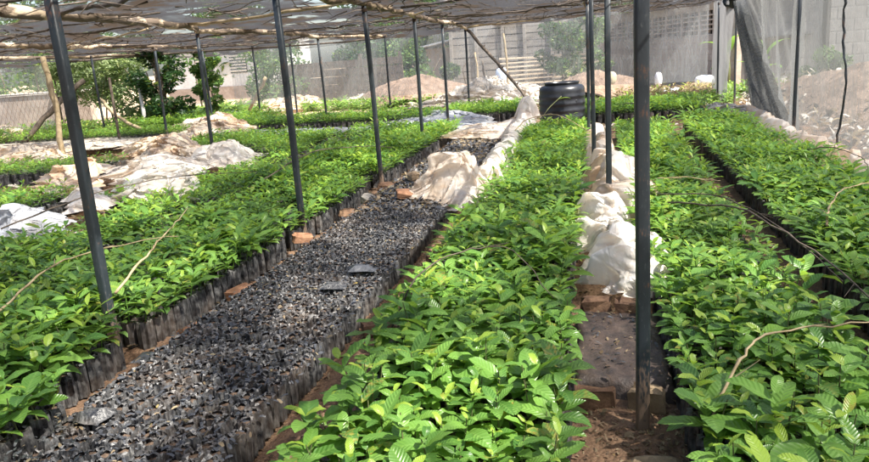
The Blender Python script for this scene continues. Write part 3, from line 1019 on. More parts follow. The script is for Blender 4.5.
r_ = random.Random(3)
T_MID, T_LOW = [], []
for _ in range(14):
    V, Q, U, T = seedling_geo(r_, 4)
    T_MID.append((V, Q, U, T, np.zeros(len(Q), int)))
for _ in range(12):
    V, Q, U, T = seedling_geo(r_, 2)
    T_LOW.append((V, Q, U, T, np.zeros(len(Q), int)))
T_BAG, T_BAGS = [], []
for _ in range(8):
    for simple, store, nn_ in ((False, T_BAG, 18), (True, T_BAGS, 8)):
        V, Q, sv, sq = bag_geo(r_, nn_, simple=simple)
        VV = np.concatenate([V, sv])
        QQ = np.concatenate([Q, sq + len(V)])
        store.append((VV, QQ, np.zeros((len(VV), 2)), np.tile([.5, 0, .5], (len(VV), 1)), np.array([0] * len(Q) + [1] * len(sq))))

# beds: (name, where seedlings stand, vigour)
SP = 0.095


def bed_points(x0, x1, y0, y1, seed, curve=None, sp=SP, skip=0.02, cut=None):
    r = random.Random(seed)
    out = []
    ny = int((y1 - y0) / sp)
    nx = int(round((x1 - x0) / sp))
    for j in range(ny):
        y = y0 + (j + .5) * sp
        dx = curve(y) if curve else 0
        for i in range(nx):
            x = x0 + (i + .5) * (x1 - x0) / nx + dx + r.uniform(-.008, .008)
            yy = y + r.uniform(-.008, .008)
            if cut and cut(x, yy):
                continue
            if r.random() < skip:
                continue
            edge = (i == 0) or (i == nx - 1) or j == 0 or j == ny - 1
            out.append((x, yy, edge))
    return out


def gapcut(x, y):
    if y > 5.6:
        c = -3.75 - (y - 5.6) * 0.11
        return abs(x - c) < 0.13
    return False


def thin(x, y):
    """bare patches where seedlings failed"""
    return y > 4.2 and math.sin(x * 5.3 + 1.1 * y) * math.sin(y * 1.9 - x * 2.2) > 0.72


BEDS = {
    'middle': (bed_points(-0.98, -0.12, 1.35, 11.9, 11, lambda y: -0.02 * math.sin(y * .5) + (0.035 if y < 3.3 else 0), skip=.05), 1.0, 'the long middle bed'),
    'right': (bed_points(0.29, 0.96, 1.0, 12.0, 12, lambda y: 0.005 * y + (0.02 if y < 3.2 else 0), skip=.05), 1.0, 'the bed just right of the nearest thick pole'),
    'far_right': (bed_points(1.27, 2.12, 2.6, 12.2, 13, lambda y: 0.010 * y), 1.0, 'the bed along the right net wall'),
    'left': (bed_points(-2.42, -2.23, 1.3, 2.5, 17) + bed_points(-3.95, -2.42, 1.5, 13.2, 14, lambda y: 0.0, cut=lambda x, y: gapcut(x, y) or (x > -2.68 and 3.08 < y < 3.34) or thin(x, y), skip=.08), 1.02, 'the bed left of the soil bags'),
    'outer_left': (bed_points(-5.15, -3.95, 2.9, 13.2, 15, lambda y: -0.03 * max(0, y - 5), cut=lambda x, y: gapcut(x, y) or (x < -4.5 and 5.0 < y < 6.7) or (x < -4.6 and 8.0 < y < 10.6), skip=.10), 0.85, 'the second bed on the left'),
}
DROP_NEAR = []
cands = []
for bn, (pts, vg, desc) in BEDS.items():
    for i, (x, y, e) in enumerate(pts):
        p = pix((x, y, 0.33))
        if p and -25 < p[0] < 895 and -10 < p[1] < 500:
            cands.append((p[2], bn, i))
cands.sort()
NEAR = {(b_, i) for _, b_, i in cands[:300]}

LEAFV = []
for ns_, dr, fk in [(7, .5, .3), (7, .9, .15), (7, 1.3, .22), (7, 1.7, .18), (7, .25, .4), (7, .8, .3), (7, .6, .1), (7, 1.1, .26), (7, .4, .15), (7, .9, .1)]:
    V, Q, U = leaf_geo(0.1, 0.029 + rnd.uniform(0, .009), 0.0, dr, fk, ns_, 0.14)
    for yg in (0.0, 1.0):
        LEAFV.append(mesh_np('leaf', V, quads=Q, mats=[LEAF], uv=U, tint=np.tile([rnd.random(), yg, rnd.random()], (len(V), 1))))
STEMV = []
for i in range(5):
    b = MB()
    b.tube([(0, 0, 0), (rnd.uniform(-.01, .01), rnd.uniform(-.01, .01), .5), (0, 0, 1)], [.0042, .0034, .002], 6, False)
    STEMV.append(b.mesh('stem', STEMM, True))
BAGV, SOILV = [], []
for i in range(8):
    V, Q, sv, sq = bag_geo(r_, 18)
    BAGV.append(mesh_np('grow_bag', V, quads=Q, mats=[BAG], smooth=False))
    SOILV.append(mesh_np('soil', sv, quads=sq, mats=[SOIL], smooth=False))

LBL = {
    'middle': 'glossy green seedling among the closest rows of the long middle bed',
    'right': 'green seedling in the nearest rows of the bed beside the thick pole',
    'far_right': 'green seedling at the near end of the bed along the net wall',
    'left': 'green seedling in the nearest rows of the left bed by the square pole',
    'outer_left': 'green seedling in the nearest rows of the second left bed',
}


def vigour(x, y):
    """seedlings grow a bit unevenly across the beds"""
    return 1.0 + 0.24 * math.sin(x * 3.1 + y * 1.3) * math.sin(y * 2.2 + 1) + 0.07 * math.sin(y * 7 + x * 9)


UP = Vector((0, 0, 1))


def outward(bn, x, e):
    """plants at the rim of a bed lean out to the light"""
    if not e:
        return 0.0
    mid = {'middle': -.55, 'right': .63, 'far_right': 1.7, 'left': -3.2, 'outer_left': -4.6}[bn]
    if bn == 'middle':
        return 0.02 if x > mid else -0.22
    if bn == 'right':
        return 0.2 if x > mid else (-0.05 if bn else 0)
    return 0.28 if x > mid else -0.28


def real_seedling(x, y, bn, vg, out=0.0):
    r = rnd
    root = empty('seedling', (x, y, 0.0), LBL[bn], 'seedling', 'leafy seedlings in the nearest rows of ' + BEDS[bn][2])
    k = r.randrange(8)
    for me, nm in ((BAGV[k], 'grow_bag'), (SOILV[k], 'soil')):
        o = link(nm, me, root)
        o.rotation_euler.z = r.uniform(0, 6.28)
        if nm == 'grow_bag':
            bag = o
            o.scale = (1.04, 1.04, 1)
        else:
            o.rotation_euler.z = 0
            o.parent = bag
    H, lv = plan_seedling(r)
    s = vg * vigour(x, y) * r.uniform(.72, 1.18)
    st = link('stem', r.choice(STEMV), root, (0, 0, BAGH - 0.02))
    lean = (r.uniform(-.12, .12) + out, r.uniform(-.12, .12))
    st.scale = (1, 1, H * s + .02)
    st.rotation_euler = (-lean[1], lean[0], r.uniform(0, 6))
    for (h, az, L, pi_, dr, yg) in lv:
        me = LEAFV[2 * r.randrange(10) + (1 if yg > .5 else 0)]
        o = link('leaf', me, root)
        sc = L * s / 0.1
        o.scale = (sc, sc * r.uniform(.9, 1.2), sc)
        o.location = (lean[0] * h * s, lean[1] * h * s, BAGH - .01 + h * s)
        o.rotation_euler = (r.uniform(-.35, .35), -pi_, az)


for bn, (pts, vg, desc) in BEDS.items():
    pl_m, pl_l, bg_f, bg_s = [], [], [], []
    for i, (x, y, e) in enumerate(pts):
        if (bn, i) in NEAR:
            real_seedling(x, y, bn, vg, outward(bn, x, e))
            continue
        d = math.hypot(x, y)
        s = vg * vigour(x, y) * rnd.uniform(.70, 1.20)
        args = (x, y, BAGH - .01, rnd.uniform(0, 6.28), s, rnd.uniform(-.15, .15) + outward(bn, x, e), rnd.uniform(-.15, .15))
        if d < 7.0:
            pl_m.append((rnd.randrange(14),) + args)
        else:
            pl_l.append((rnd.randrange(12),) + args)
        ba = (rnd.randrange(8), x, y, rnd.uniform(-.003, .003), rnd.uniform(0, 6.28), rnd.uniform(1.0, 1.07))
        (bg_f if (e and d < 9) else bg_s).append(ba)
    for tp, pl, nm, mt, lb in ((T_MID, pl_m, 'seedlings', LEAF, 'dense mass of green seedlings filling the nearer part of '), (T_LOW, pl_l, 'seedlings', LEAF_FAR, 'dense mass of green seedlings filling the far part of ')):
        if pl:
            tag(link(nm, instances(tp, pl, [mt], nm)), lb + desc, 'seedlings', kind='stuff')
    if bg_f:
        tag(link('grow_bags', instances(T_BAG, bg_f, [BAG, SOIL], 'grow_bags', False)), 'black bags lining the edge of ' + desc, 'grow bags', kind='stuff')
    tag(link('grow_bags', instances(T_BAGS, bg_s, [BAG, SOIL], 'grow_bags', False)), 'black bags holding the seedlings of ' + desc, 'grow bags', kind='stuff')

# ---- the bed of filled bags without plants
bare = []
rb = random.Random(21)
sp = 0.071
ny = int((13.2 - 1.5) / sp)
for j in range(ny):
    y = 1.5 + j * sp
    x0 = -2.17 + 0.02 * math.sin(y * 1.1) + 0.06 * max(0, min(1, (2.3 - y) / .4))
    x1 = -1.30 - 0.03 * math.sin(y * .45) - max(0, (y - 7) * 0.01)
    n_ = int((x1 - x0) / sp)
    for i in range(n_):
        x = x0 + (i + .5) * (x1 - x0) / n_ + rb.uniform(-.006, .006)
        bare.append((x, y + rb.uniform(-.006, .006) + (sp / 2 if i % 2 else 0), rb.random()))
cb = []
for i, (x, y, q) in enumerate(bare):
    p = pix((x, y, .15))
    if p and -20 < p[0] < 880 and -10 < p[1] < 478:
        cb.append((p[2], i))
cb.sort()
NB = {i for _, i in cb[:300]}
rest = []
for i, (x, y, q) in enumerate(bare):
    k = rnd.randrange(8)
    if i in NB:
        o = link('grow_bag', BAGV[k], None, (x, y, rb.uniform(-.012, .008)))
        o.rotation_euler = (rb.uniform(-.08, .08), rb.uniform(-.08, .08), rb.uniform(0, 6.28))
        o.scale = (.88, .88, rb.uniform(.93, 1.05))
        tag(o, 'soil-filled black bag without a plant, in the near end of the bare bed', 'grow bag', 'plantless soil bags packed in the near end of the bare bed')
        link('soil', SOILV[k], o)
    else:
        rest.append((k, x, y, rb.uniform(-.012, .008), rb.uniform(0, 6.28), rb.uniform(.90, .96), rb.uniform(-.08, .08), rb.uniform(-.08, .08)))
tag(link('grow_bags', instances(T_BAG, rest, [BAG, SOIL], 'grow_bags', False)), 'packed soil-filled black bags in the farther part of the bare bed', 'grow bags', kind='stuff')


def flakes(name, label, cat, n, region, zf, size, mats, seed, tilt=0.5, keep=None):
    """scattered curled flakes (dry leaves, plastic scraps)"""
    r = np.random.default_rng(seed)
    x0, x1, y0, y1 = region
    x = r.uniform(x0, x1, n)
    y = r.uniform(y0, y1, n)
    if keep is not None:
        m = keep(x, y)
        x, y = x[m], y[m]
        n = len(x)
    z = zf(x, y)
    base = np.array([(-1, -.5, 0), (0, -.6, .18), (1, -.35, -.05), (1.1, .3, 0.02), (0, .55, .2), (-.9, .4, .03)])
    a = r.uniform(0, 6.28, n)
    tx = r.normal(0, tilt, n)
    ty = r.normal(0, tilt, n)
    s = r.uniform(size[0], size[1], n)
    asp = r.uniform(.4, 1.0, n)
    B = base[None] * np.stack([s, s * asp, s], -1)[:, None]
    X = B[..., 0] * np.cos(a)[:, None] - B[..., 1] * np.sin(a)[:, None]
    Y = B[..., 0] * np.sin(a)[:, None] + B[..., 1] * np.cos(a)[:, None]
    Z = B[..., 2] + X * tx[:, None] + Y * ty[:, None]
    V = np.stack([X + x[:, None], Y + y[:, None], Z + z[:, None]], -1).reshape(-1, 3)
    q = np.array([(0, 1, 4, 5), (1, 2, 3, 4)])
    Q = (q[None] + (np.arange(n) * 6)[:, None, None]).reshape(-1, 4)
    T = np.repeat(np.stack([r.random(n), np.zeros(n), r.random(n) * .9], -1), 6, 0)
    mi = np.repeat(r.integers(0, len(mats), n), 2)
    o = link(name, mesh_np(name, V, quads=Q, mats=mats, smooth=False, tint=T, uv=np.zeros((len(V), 2)), mi=mi))
    return tag(o, label, cat, kind='stuff')


BAREZ = lambda x, y: BAGH + rng.uniform(-.010, .008, len(x))
flakes('bed_litter', 'curled plastic scraps and dry leaf bits strewn over the bare bags', 'litter', 5500, (-2.2, -1.28, 1.5, 9.5), BAREZ, (.005, .017), [SCRAP, DUSTY_LIT, SCRAP, SCRAP, DUSTY_LIT, SCRAP, DRY, SCRAP], 5, .28)
flakes('bed_litter', 'pale crumbs and leaf bits over the far end of the bare bags', 'litter', 4500, (-2.2, -1.28, 6.2, 13.2), BAREZ, (.012, .035), [DUSTY_LIT, SCRAP, DRY], 6, .4)
flakes('ground_litter', 'dry leaves and straw bits on the paths between the beds', 'litter', 5000, (-1.32, .42, 1.8, 13.5), lambda x, y: gz(x, y) + rng.uniform(.003, .02, len(x)), (.006, .022), [DRY, SOIL, DRY], 7, .4,
       keep=lambda x, y: ((x < -1.0) | (x > -.1)))
flakes('ground_litter', 'dry litter lying in the gap beside the left bed', 'litter', 4500, (-4.6, -2.12, 1.8, 13.0), lambda x, y: gz(x, y) + rng.uniform(.003, .03, len(x)), (.008, .028), [DRY, SOIL, SCRAP], 8, .4)
flakes('ground_litter', 'dry litter over the bare ground on the far left', 'litter', 9000, (-14, -4.8, 4.5, 19.5), lambda x, y: gz(x, y) + rng.uniform(.003, .04, len(x)), (.015, .06), [DRY, DRY, SCRAP, RUBBLE], 9, .4)
flakes('ground_litter', 'straw and leaf litter on the open ground beyond the right beds', 'litter', 7000, (-.3, 9, 12.4, 24), lambda x, y: gz(x, y) + rng.uniform(.003, .05, len(x)), (.015, .06), [DRY, DRY, RUBBLE], 10, .4)

# ------------------------------------------------------------------ far rows of bags with plants, weeds
def far_patch(x0, x1, y0, y1, seed, label, dens=0.11, big=1.0, bags=True, skew=0.0, low=0.0):
    r = random.Random(seed)
    pl, bg = [], []
    y = y0
    while y < y1:
        x = x0
        while x < x1:
            xx, yy = x + r.uniform(-.02, .02), y + r.uniform(-.02, .02) + skew * (x - x0)
            if r.random() > .06:
                pl.append((r.randrange(12), xx, yy, (BAGH - .01) if bags else low, r.uniform(0, 6.28), big * r.uniform(.75, 1.15), r.uniform(-.2, .2), r.uniform(-.2, .2)))
            if bags:
                bg.append((r.randrange(8), xx, yy, 0, r.uniform(0, 6), 1.1))
            x += dens
        y += dens
    if bags:
        tag(link('grow_bags', instances(T_BAGS, bg, [BAG, SOIL], 'grow_bags', False)), 'black bags under ' + label, 'grow bags', kind='stuff')
    tag(link('seedlings', instances(T_LOW, pl, [LEAF_FAR], 'seedlings')), label, 'seedlings', kind='stuff')


far_patch(-8.2, -3.4, 15.6, 17.0, 31, 'cross bed of seedlings behind the long pale plastic strip', .12, 1.1, True, -.06)
far_patch(-3.2, -1.3, 15.6, 17.6, 32, 'seedlings in front of the big white mound, left of the tank', .12, 1.15)
far_patch(-.6, 2.1, 14.2, 16.2, 33, 'seedlings in the short cross bed right of the tank', .12, 1.15)
far_patch(-13.6, -9.0, 14.6, 15.6, 34, 'seedlings in the far left cross bed by the leaning log', .13, 1.0, True)
far_patch(-12.0, -8.2, 17.0, 18.6, 35, 'seedlings at the foot of the vine covered tree', .13, 1.2, True)
far_patch(-7.4, -5.4, 11.4, 13.2, 36, 'seedlings right behind the white plastic dome', .11, 1.0, True)
far_patch(-8.6, -5.9, 5.6, 7.4, 37, 'seedlings at the left picture edge below the orange plastic', .12, .95, True)
far_patch(-8.4, -6.2, 3.4, 4.8, 39, 'seedlings outside the left picture edge', .13, .95, True)
far_patch(-10.5, -7.5, 9.2, 10.4, 38, 'seedlings between the two left plastic heaps', .13, .8, True)

# weeds: leafy ground cover beyond
def weeds(region, n, seed, label, big=1.6, mat=WEED):
    r = random.Random(seed)
    x0, x1, y0, y1 = region
    pl = [(r.randrange(12), r.uniform(x0, x1), r.uniform(y0, y1), -.03, r.uniform(0, 6.28), big * r.uniform(.4, 1.3), r.uniform(-.3, .3), r.uniform(-.3, .3)) for _ in range(n)]
    tag(link('weeds', instances(T_LOW, pl, [mat], 'weeds')), label, 'weeds', kind='stuff')


weeds((-9, -3.5, 21.2, 23.4), 420, 41, 'green weeds behind the salmon plastic heap')
weeds((-1.2, 3.0, 16.4, 18.2), 330, 42, 'bright weeds right of the tank in front of the soil mound', 1.3)
weeds((-14, -10.5, 19.4, 22.5), 500, 43, 'weeds in front of the white house', 2.0)
weeds((3.0, 9, 17, 21.5), 380, 44, 'patchy weeds outside the right net wall', 1.6)
weeds((0.6, 3.0, 18.0, 20.5), 260, 45, 'dry straggling weeds before the brick building', 1.5, DRY)
weeds((-16, -11, 15.5, 18.8), 420, 46, 'weeds under the pale hedge on the left', 1.8)


# ------------------------------------------------------------------ bricks, stones, step
def brick(c, size, rz, label, mat, name='brick', cat='brick', jit=.004, tilt=(0, 0), bev=.008):
    b = MB()
    b.box((0, 0, 0), tuple(q * .9 for q in size), None, jit * 1.6, bev * 1.3)
    o = b.obj(name, mat)
    o.location = c
    o.rotation_euler = (tilt[0], tilt[1], rz)
    return tag(o, label, cat)


def stone(c, size, label, mat=STONE, seed=1):
    r = np.random.default_rng(seed)
    nu, nv = 10, 7
    V = []
    for i in range(nv):
        th = math.pi * i / (nv - 1)
        for k in range(nu):
            a = 2 * math.pi * k / nu
            V.append((math.sin(th) * math.cos(a), math.sin(th) * math.sin(a), math.cos(th)))
    V = np.array(V)
    V = np.sign(V) * np.abs(V) ** .75
    V = V * (1 + .13 * np.sin(V[:, [1]] * 3 + seed) + .1 * np.sin(V[:, [2]] * 4 + V[:, [0]] * 3))
    V = V * np.array(size) / 2
    Q = [(i * nu + k, i * nu + (k + 1) % nu, (i + 1) * nu + (k + 1) % nu, (i + 1) * nu + k) for i in range(nv - 1) for k in range(nu)]
    o = link('stone', mesh_np('stone', V, quads=Q, mats=[mat], smooth=False), None, c)
    o.rotation_euler.z = seed
    return tag(o, label, 'stone')


# dark trodden earth step between the plastic and the thick pole
sx_, sy_ = 24, 40
uu, vv = np.meshgrid(np.linspace(0, 1, sx_), np.linspace(0, 1, sy_), indexing='ij')
zt = 0.10 * np.clip(np.minimum(np.minimum(uu, 1 - uu) * 12, np.minimum(vv * 22, (1 - vv) * 14)), 0, 1) ** .5 + 0.012 * fold(uu * .5, vv * 1.2, [(2, .6), (6, .5), (14, .3)], 9)
P = np.stack([-0.12 + uu * 0.46 + .006 * np.sin(vv * 13 + 3 * uu), 2.90 + vv * 0.90 + .01 * np.sin(uu * 9), zt - 0.01 + 0.004 * np.sin(uu * 31 + vv * 17)], -1)
o = link('earth_step', mesh_np('earth_step', P.reshape(-1, 3), quads=grid_quads(sx_, sy_), mats=[WETSOIL], smooth=True))
tag(o, 'low dark step of trodden wet earth between two beds', 'step')
brick((-0.015, 2.83, .055), (.19, .09, .10), .06, 'reddish mud brick at the left of the earth step front, by the seedlings', OLDCLAY, jit=.006)
brick((0.20, 2.84, .055), (.14, .10, .11), -.15, 'buff mud brick right behind the foot of the thick pole', STONE, jit=.007)
brick((0.00, 3.84, .10), (.17, .10, .09), .1, 'brown brick under the plastic hem, left of two', OLDCLAY, jit=.006)
brick((0.19, 3.78, .11), (.18, .11, .09), -.12, 'brown brick under the plastic hem, right of two', OLDCLAY, jit=.006)
stone((0.20, 2.36, .02), (.20, .15, .07), 'flat buff stone in the straw at the foot of the thick pole', STONE, 3)
brick((-1.20, 3.62, .04), (.20, .10, .09), .5, 'half buried brick on the narrow path between bare bags and middle bed', OLDCLAY)
brick((-1.17, 4.05, .03), (.18, .10, .08), .2, 'orange brick lying farther along the narrow path', CLAY)
brick((-1.12, 4.95, .04), (.2, .1, .1), -.3, 'brown brick on the narrow path below the peach plastic', OLDCLAY)
brick((-1.14, 5.25, .03), (.18, .09, .08), .4, 'flat pale orange brick just past the brown one on the narrow path', CLAY)
brick((-2.28, 5.20, .16), (.17, .10, .07), .5, 'bright orange brick beside the black pole at the bare bed edge', CLAY, tilt=(.15, .1))
brick((-2.30, 4.15, .06), (.22, .10, .08), 1.3, 'reddish brick in the gap against the left bed bags', CLAY)
brick((-2.31, 3.55, .03), (.18, .10, .08), 1.2, 'red brick low in the gap nearer the square pole', CLAY)
brick((-1.82, 6.70, .20), (.17, .14, .07), .4, 'orange broken brick on the bare bags left of the peach plastic', CLAY, tilt=(.1, .15))
stone((-2.28, 6.3, .10), (.2, .14, .10), 'brown stone at the gap edge beyond the orange brick', OLDCLAY, 5)
stone((-2.26, 6.9, .12), (.17, .13, .10), 'mossy grey stone farther along the gap', RUBBLE, 6)
stone((-2.2, 7.4, .14), (.2, .15, .12), 'dark stone near the far pole of the gap', OLDCLAY, 7)
stone((-1.98, 7.75, .2), (.26, .16, .09), 'pale stone next to the broken brick on the bags', STONE, 8)
brick((0.55, 13.1, .05), (.3, .16, .12), .3, 'red clod of brick at the end of the right beds', CLAY)
brick((0.95, 12.95, .05), (.26, .16, .1), -.5, 'second red brick by the end of the far right bed', CLAY)
flakes('straw', 'pale straw and chips strewn round the foot of the thick pole', 'straw', 900, (-.14, .34, 1.9, 2.84), lambda x, y: gz(x, y) + rng.uniform(.000, .008, len(x)), (.003, .013), [DRY, DRY, SOIL], 14, .4)
flakes('crumbs', 'soil crumbs and dead leaves lying on the dark earth step', 'litter', 120, (-.10, .32, 2.92, 3.75), lambda x, y: .105 + rng.uniform(.0, .006, len(x)), (.005, .016), [SOIL, DRY, SCRAP], 15, .3)
# crumpled dark plastic lumps and bag pieces on the bare bed
for i, (x, y, s, lb) in enumerate([(-2.31, 3.02, .16, 'empty dark bag fallen over at the foot of the left bed corner'), (-1.55, 4.25, .17, 'crumpled black bag lying on the bare bags'), (-1.62, 3.95, .16, 'flattened grey bag piece on the bare bags'), (-2.0, 2.25, .15, 'folded grey bag piece in the lower left of the bare bed')]):
    sheet('plastic_scrap', lb, 'scrap', [(x - s / 2, y - s / 3, .15 if x > -2.2 else .05), (x + s / 2, y - s / 4, .15 if x > -2.2 else .05), (x + s / 2, y + s / 2, .15 if x > -2.2 else .05), (x - s / 3, y + s / 2, .15 if x > -2.2 else .05)],
          BAG if 'grey' in lb else SCRAP, .035, .05, n=20, seed=40 + i, base=.01)

# ------------------------------------------------------------------ plastic sheets
def Q4(*pp):
    return [tuple(at(px, py, z)) for px, py, z in pp]


sheet('plastic_sheet', 'peach tinted clear plastic bunched at the end of the bare bags beside the middle bed', 'plastic sheet',
      [(-1.86, 6.5, .12), (-1.10, 6.1, .02), (-1.04, 7.0, .10), (-1.70, 7.4, .15)], PL_PALE, .30, .17, [(.5, .45, .30, .30)], 76, 51)
sheet('plastic_sheet', 'strip of crumpled clear plastic running up the path left of the middle bed', 'plastic sheet',
      [(-1.30, 6.9, .05), (-1.00, 6.8, .05), (-1.02, 12.9, .05), (-1.42, 13.0, .05)], PL_WHITE, .50, .14, [(.5, .97, .35, .5)], 90, 52)
sheet('plastic_sheet', 'pinkish plastic spread over the far end of the bare bags', 'plastic sheet',
      [(-2.5, 11.3, .15), (-1.3, 10.9, .15), (-1.05, 13.2, .15), (-2.4, 13.2, .15)], PL_PALE, .10, .14, [(.9, .8, .4, .2)], 66, 53)
sheet('plastic_sheet', 'big translucent white plastic heap on the right path in front of the bricks', 'plastic sheet',
      [(-.18, 3.92, .06), (.22, 3.78, .06), (.24, 5.7, .0), (-.24, 5.9, .0)], PL_WHITE, .42, .24, [(.42, .3, .24, .14), (.5, .75, .3, .2)], 84, 54, rag=.05)
sheet('plastic_sheet', 'peach white plastic continuing up the right path past the second pole', 'plastic sheet',
      [(-.20, 5.6, .0), (.32, 5.4, .0), (.22, 8.3, .0), (-.18, 8.5, .0)], PL_PALE, .60, .22, [(.25, .3, .3, .25)], 80, 55, rag=.05)
sheet('plastic_sheet', 'thin end of pale plastic on the right path near the tank', 'plastic sheet',
      [(-.14, 8.4, .0), (.18, 8.2, .0), (.12, 11.5, .0), (-.12, 11.6, .0)], PL_PALE, .5, .16, [], 70, 56, rag=.05)
# the big sheets on the left
sheet('plastic_sheet', 'large white plastic sheet rumpled over the left beds behind the square pole', 'plastic sheet',
      Q4((100, 214, .15), (186, 205, .2), (200, 166, .2), (88, 176, .2)), PL_WHITE, .16, .22, [(.5, .5, .7, .10)], 90, 61)
sheet('plastic_sheet', 'orange stained plastic spread to the left edge of the rumpled sheets', 'plastic sheet',
      Q4((10, 194, .15), (82, 206, .15), (98, 170, .2), (70, 168, .2)), PL_PEACH, .14, .20, [(.7, .6, .4, .15)], 80, 62)
sheet('plastic_sheet', 'small white crumpled plastic in front of the large left sheet', 'plastic sheet',
      Q4((58, 219, .15), (108, 214, .15), (102, 198, .2), (62, 202, .2)), PL_WHITE, .12, .14, [], 60, 63)
sheet('plastic_sheet', 'round white plastic dome beside a pole on the left', 'plastic sheet',
      Q4((178, 176, .15), (240, 172, .15), (266, 158, .15), (196, 156, .15)), PL_WHITE, .26, .18, [(.5, .4, .6, .16)], 76, 64)
sheet('plastic_sheet', 'brownish orange plastic rumple above the large left sheet', 'plastic sheet',
      Q4((128, 170, .15), (205, 172, .15), (196, 147, .15), (120, 150, .15)), PL_PEACH, .22, .26, [(.6, .5, .6, .14)], 80, 65)
sheet('plastic_sheet', 'peach plastic bundle in front of the thin left poles', 'plastic sheet',
      Q4((172, 142, .1), (246, 138, .1), (240, 128, .1), (166, 130, .1)), PL_PEACH, .24, .26, [(.8, .5, .5, .25)], 70, 66)
sheet('plastic_sheet', 'grey bluish plastic heap at the left picture edge', 'plastic sheet',
      Q4((-30, 255, .1), (62, 243, .15), (56, 222, .15), (-30, 222, .15)), PL_GREY, .16, .16, [(.55, .5, .4, .08)], 70, 67)
sheet('plastic_sheet', 'pale plastic with yellow patch far left by the leaning log', 'plastic sheet',
      Q4((-30, 178, .1), (62, 168, .1), (70, 152, .1), (-30, 152, .1)), PL_PEACH, .18, .22, [(.5, .4, .6, .12)], 80, 68)
sheet('plastic_sheet', 'flat beige sheet behind the yellow patched plastic', 'plastic sheet',
      Q4((20, 160, .1), (130, 148, .1), (140, 138, .1), (-20, 148, .1)), PL_BEIGE, .10, .14, [], 70, 69)
sheet('plastic_sheet', 'brown and white plastic lying at the far left edge under the net', 'plastic sheet',
      Q4((-30, 142, .1), (22, 140, .1), (24, 130, .1), (-30, 132, .1)), PL_PEACH, .22, .2, [], 50, 70)
sheet('plastic_sheet', 'long narrow pale plastic strip laid across behind the left beds', 'plastic sheet',
      [(-9.0, 14.5, .05), (-2.2, 13.55, .05), (-2.3, 14.0, .05), (-9.0, 15.1, .05)], PL_GREY, .14, .08, [], 110, 71, rag=.05)
sheet('plastic_sheet', 'pale grey plastic strip reaching the foot of the tank', 'plastic sheet',
      [(-2.3, 13.5, .05), (-.75, 13.05, .05), (-.9, 13.5, .05), (-2.4, 14.0, .05)], PL_GREY, .16, .08, [], 60, 72, rag=.05)
sheet('plastic_sheet', 'rumpled grey plastic rising behind the pale strip', 'plastic sheet',
      Q4((375, 129, .1), (492, 126, .1), (480, 115, .1), (395, 114, .1)), PL_GREY, .14, .14, [(.7, .5, .7, .10)], 76, 73)
sheet('plastic_sheet', 'salmon plastic heap below the far round bush', 'plastic sheet',
      Q4((225, 117, .0), (330, 112, .0), (322, 100, .0), (235, 104, .0)), PL_PEACH, .45, .4, [(.3, .5, .8, .25)], 80, 74)
sheet('plastic_sheet', 'tall pale pinkish plastic lump in the middle distance', 'plastic sheet',
      Q4((283, 108, .0), (345, 106, .0), (338, 99, .0), (285, 100, .0)), PL_PALE, .6, .4, [(.35, .5, .45, .65)], 70, 75)
sheet('plastic_sheet', 'low bright plastic along the back right of the pinkish lump', 'plastic sheet',
      Q4((328, 109, .0), (440, 108, .0), (436, 100, .0), (330, 101, .0)), PL_PALE, .40, .3, [(.62, .5, .8, .35)], 84, 76)
sheet('plastic_sheet', 'huge sunlit white plastic mound under the plank shed', 'plastic sheet',
      [(-5.2, 19.6, .0), (-1.4, 19.2, .0), (-.8, 22.6, .0), (-4.6, 23.0, .0)], PL_WHITE, .55, .35, [(.5, .5, 1.1, .35)], 100, 77)
sheet('plastic_sheet', 'low white plastic heap at the foot of the far left house', 'plastic sheet',
      Q4((195, 124, .0), (246, 121, .0), (238, 111, .0), (200, 113, .0)), PL_WHITE, .30, .2, [], 54, 78)
sheet('plastic_sheet', 'white plastic border along the far right bed and the net wall', 'plastic sheet',
      [(2.22, 3.6, .05), (2.44, 3.6, .05), (2.66, 13.6, .05), (2.42, 13.8, .05)], PL_PALE, .42, .10, [], 110, 79, rag=.03)
sheet('plastic_sheet', 'greyish net cloth heaped at the far end of the right bed', 'net',
      [(1.9, 13.0, .0), (2.75, 12.6, .0), (2.8, 15.0, .0), (1.7, 14.6, .0)], PL_BEIGE, .28, .16, [(.6, .3, .5, .12)], 60, 80)

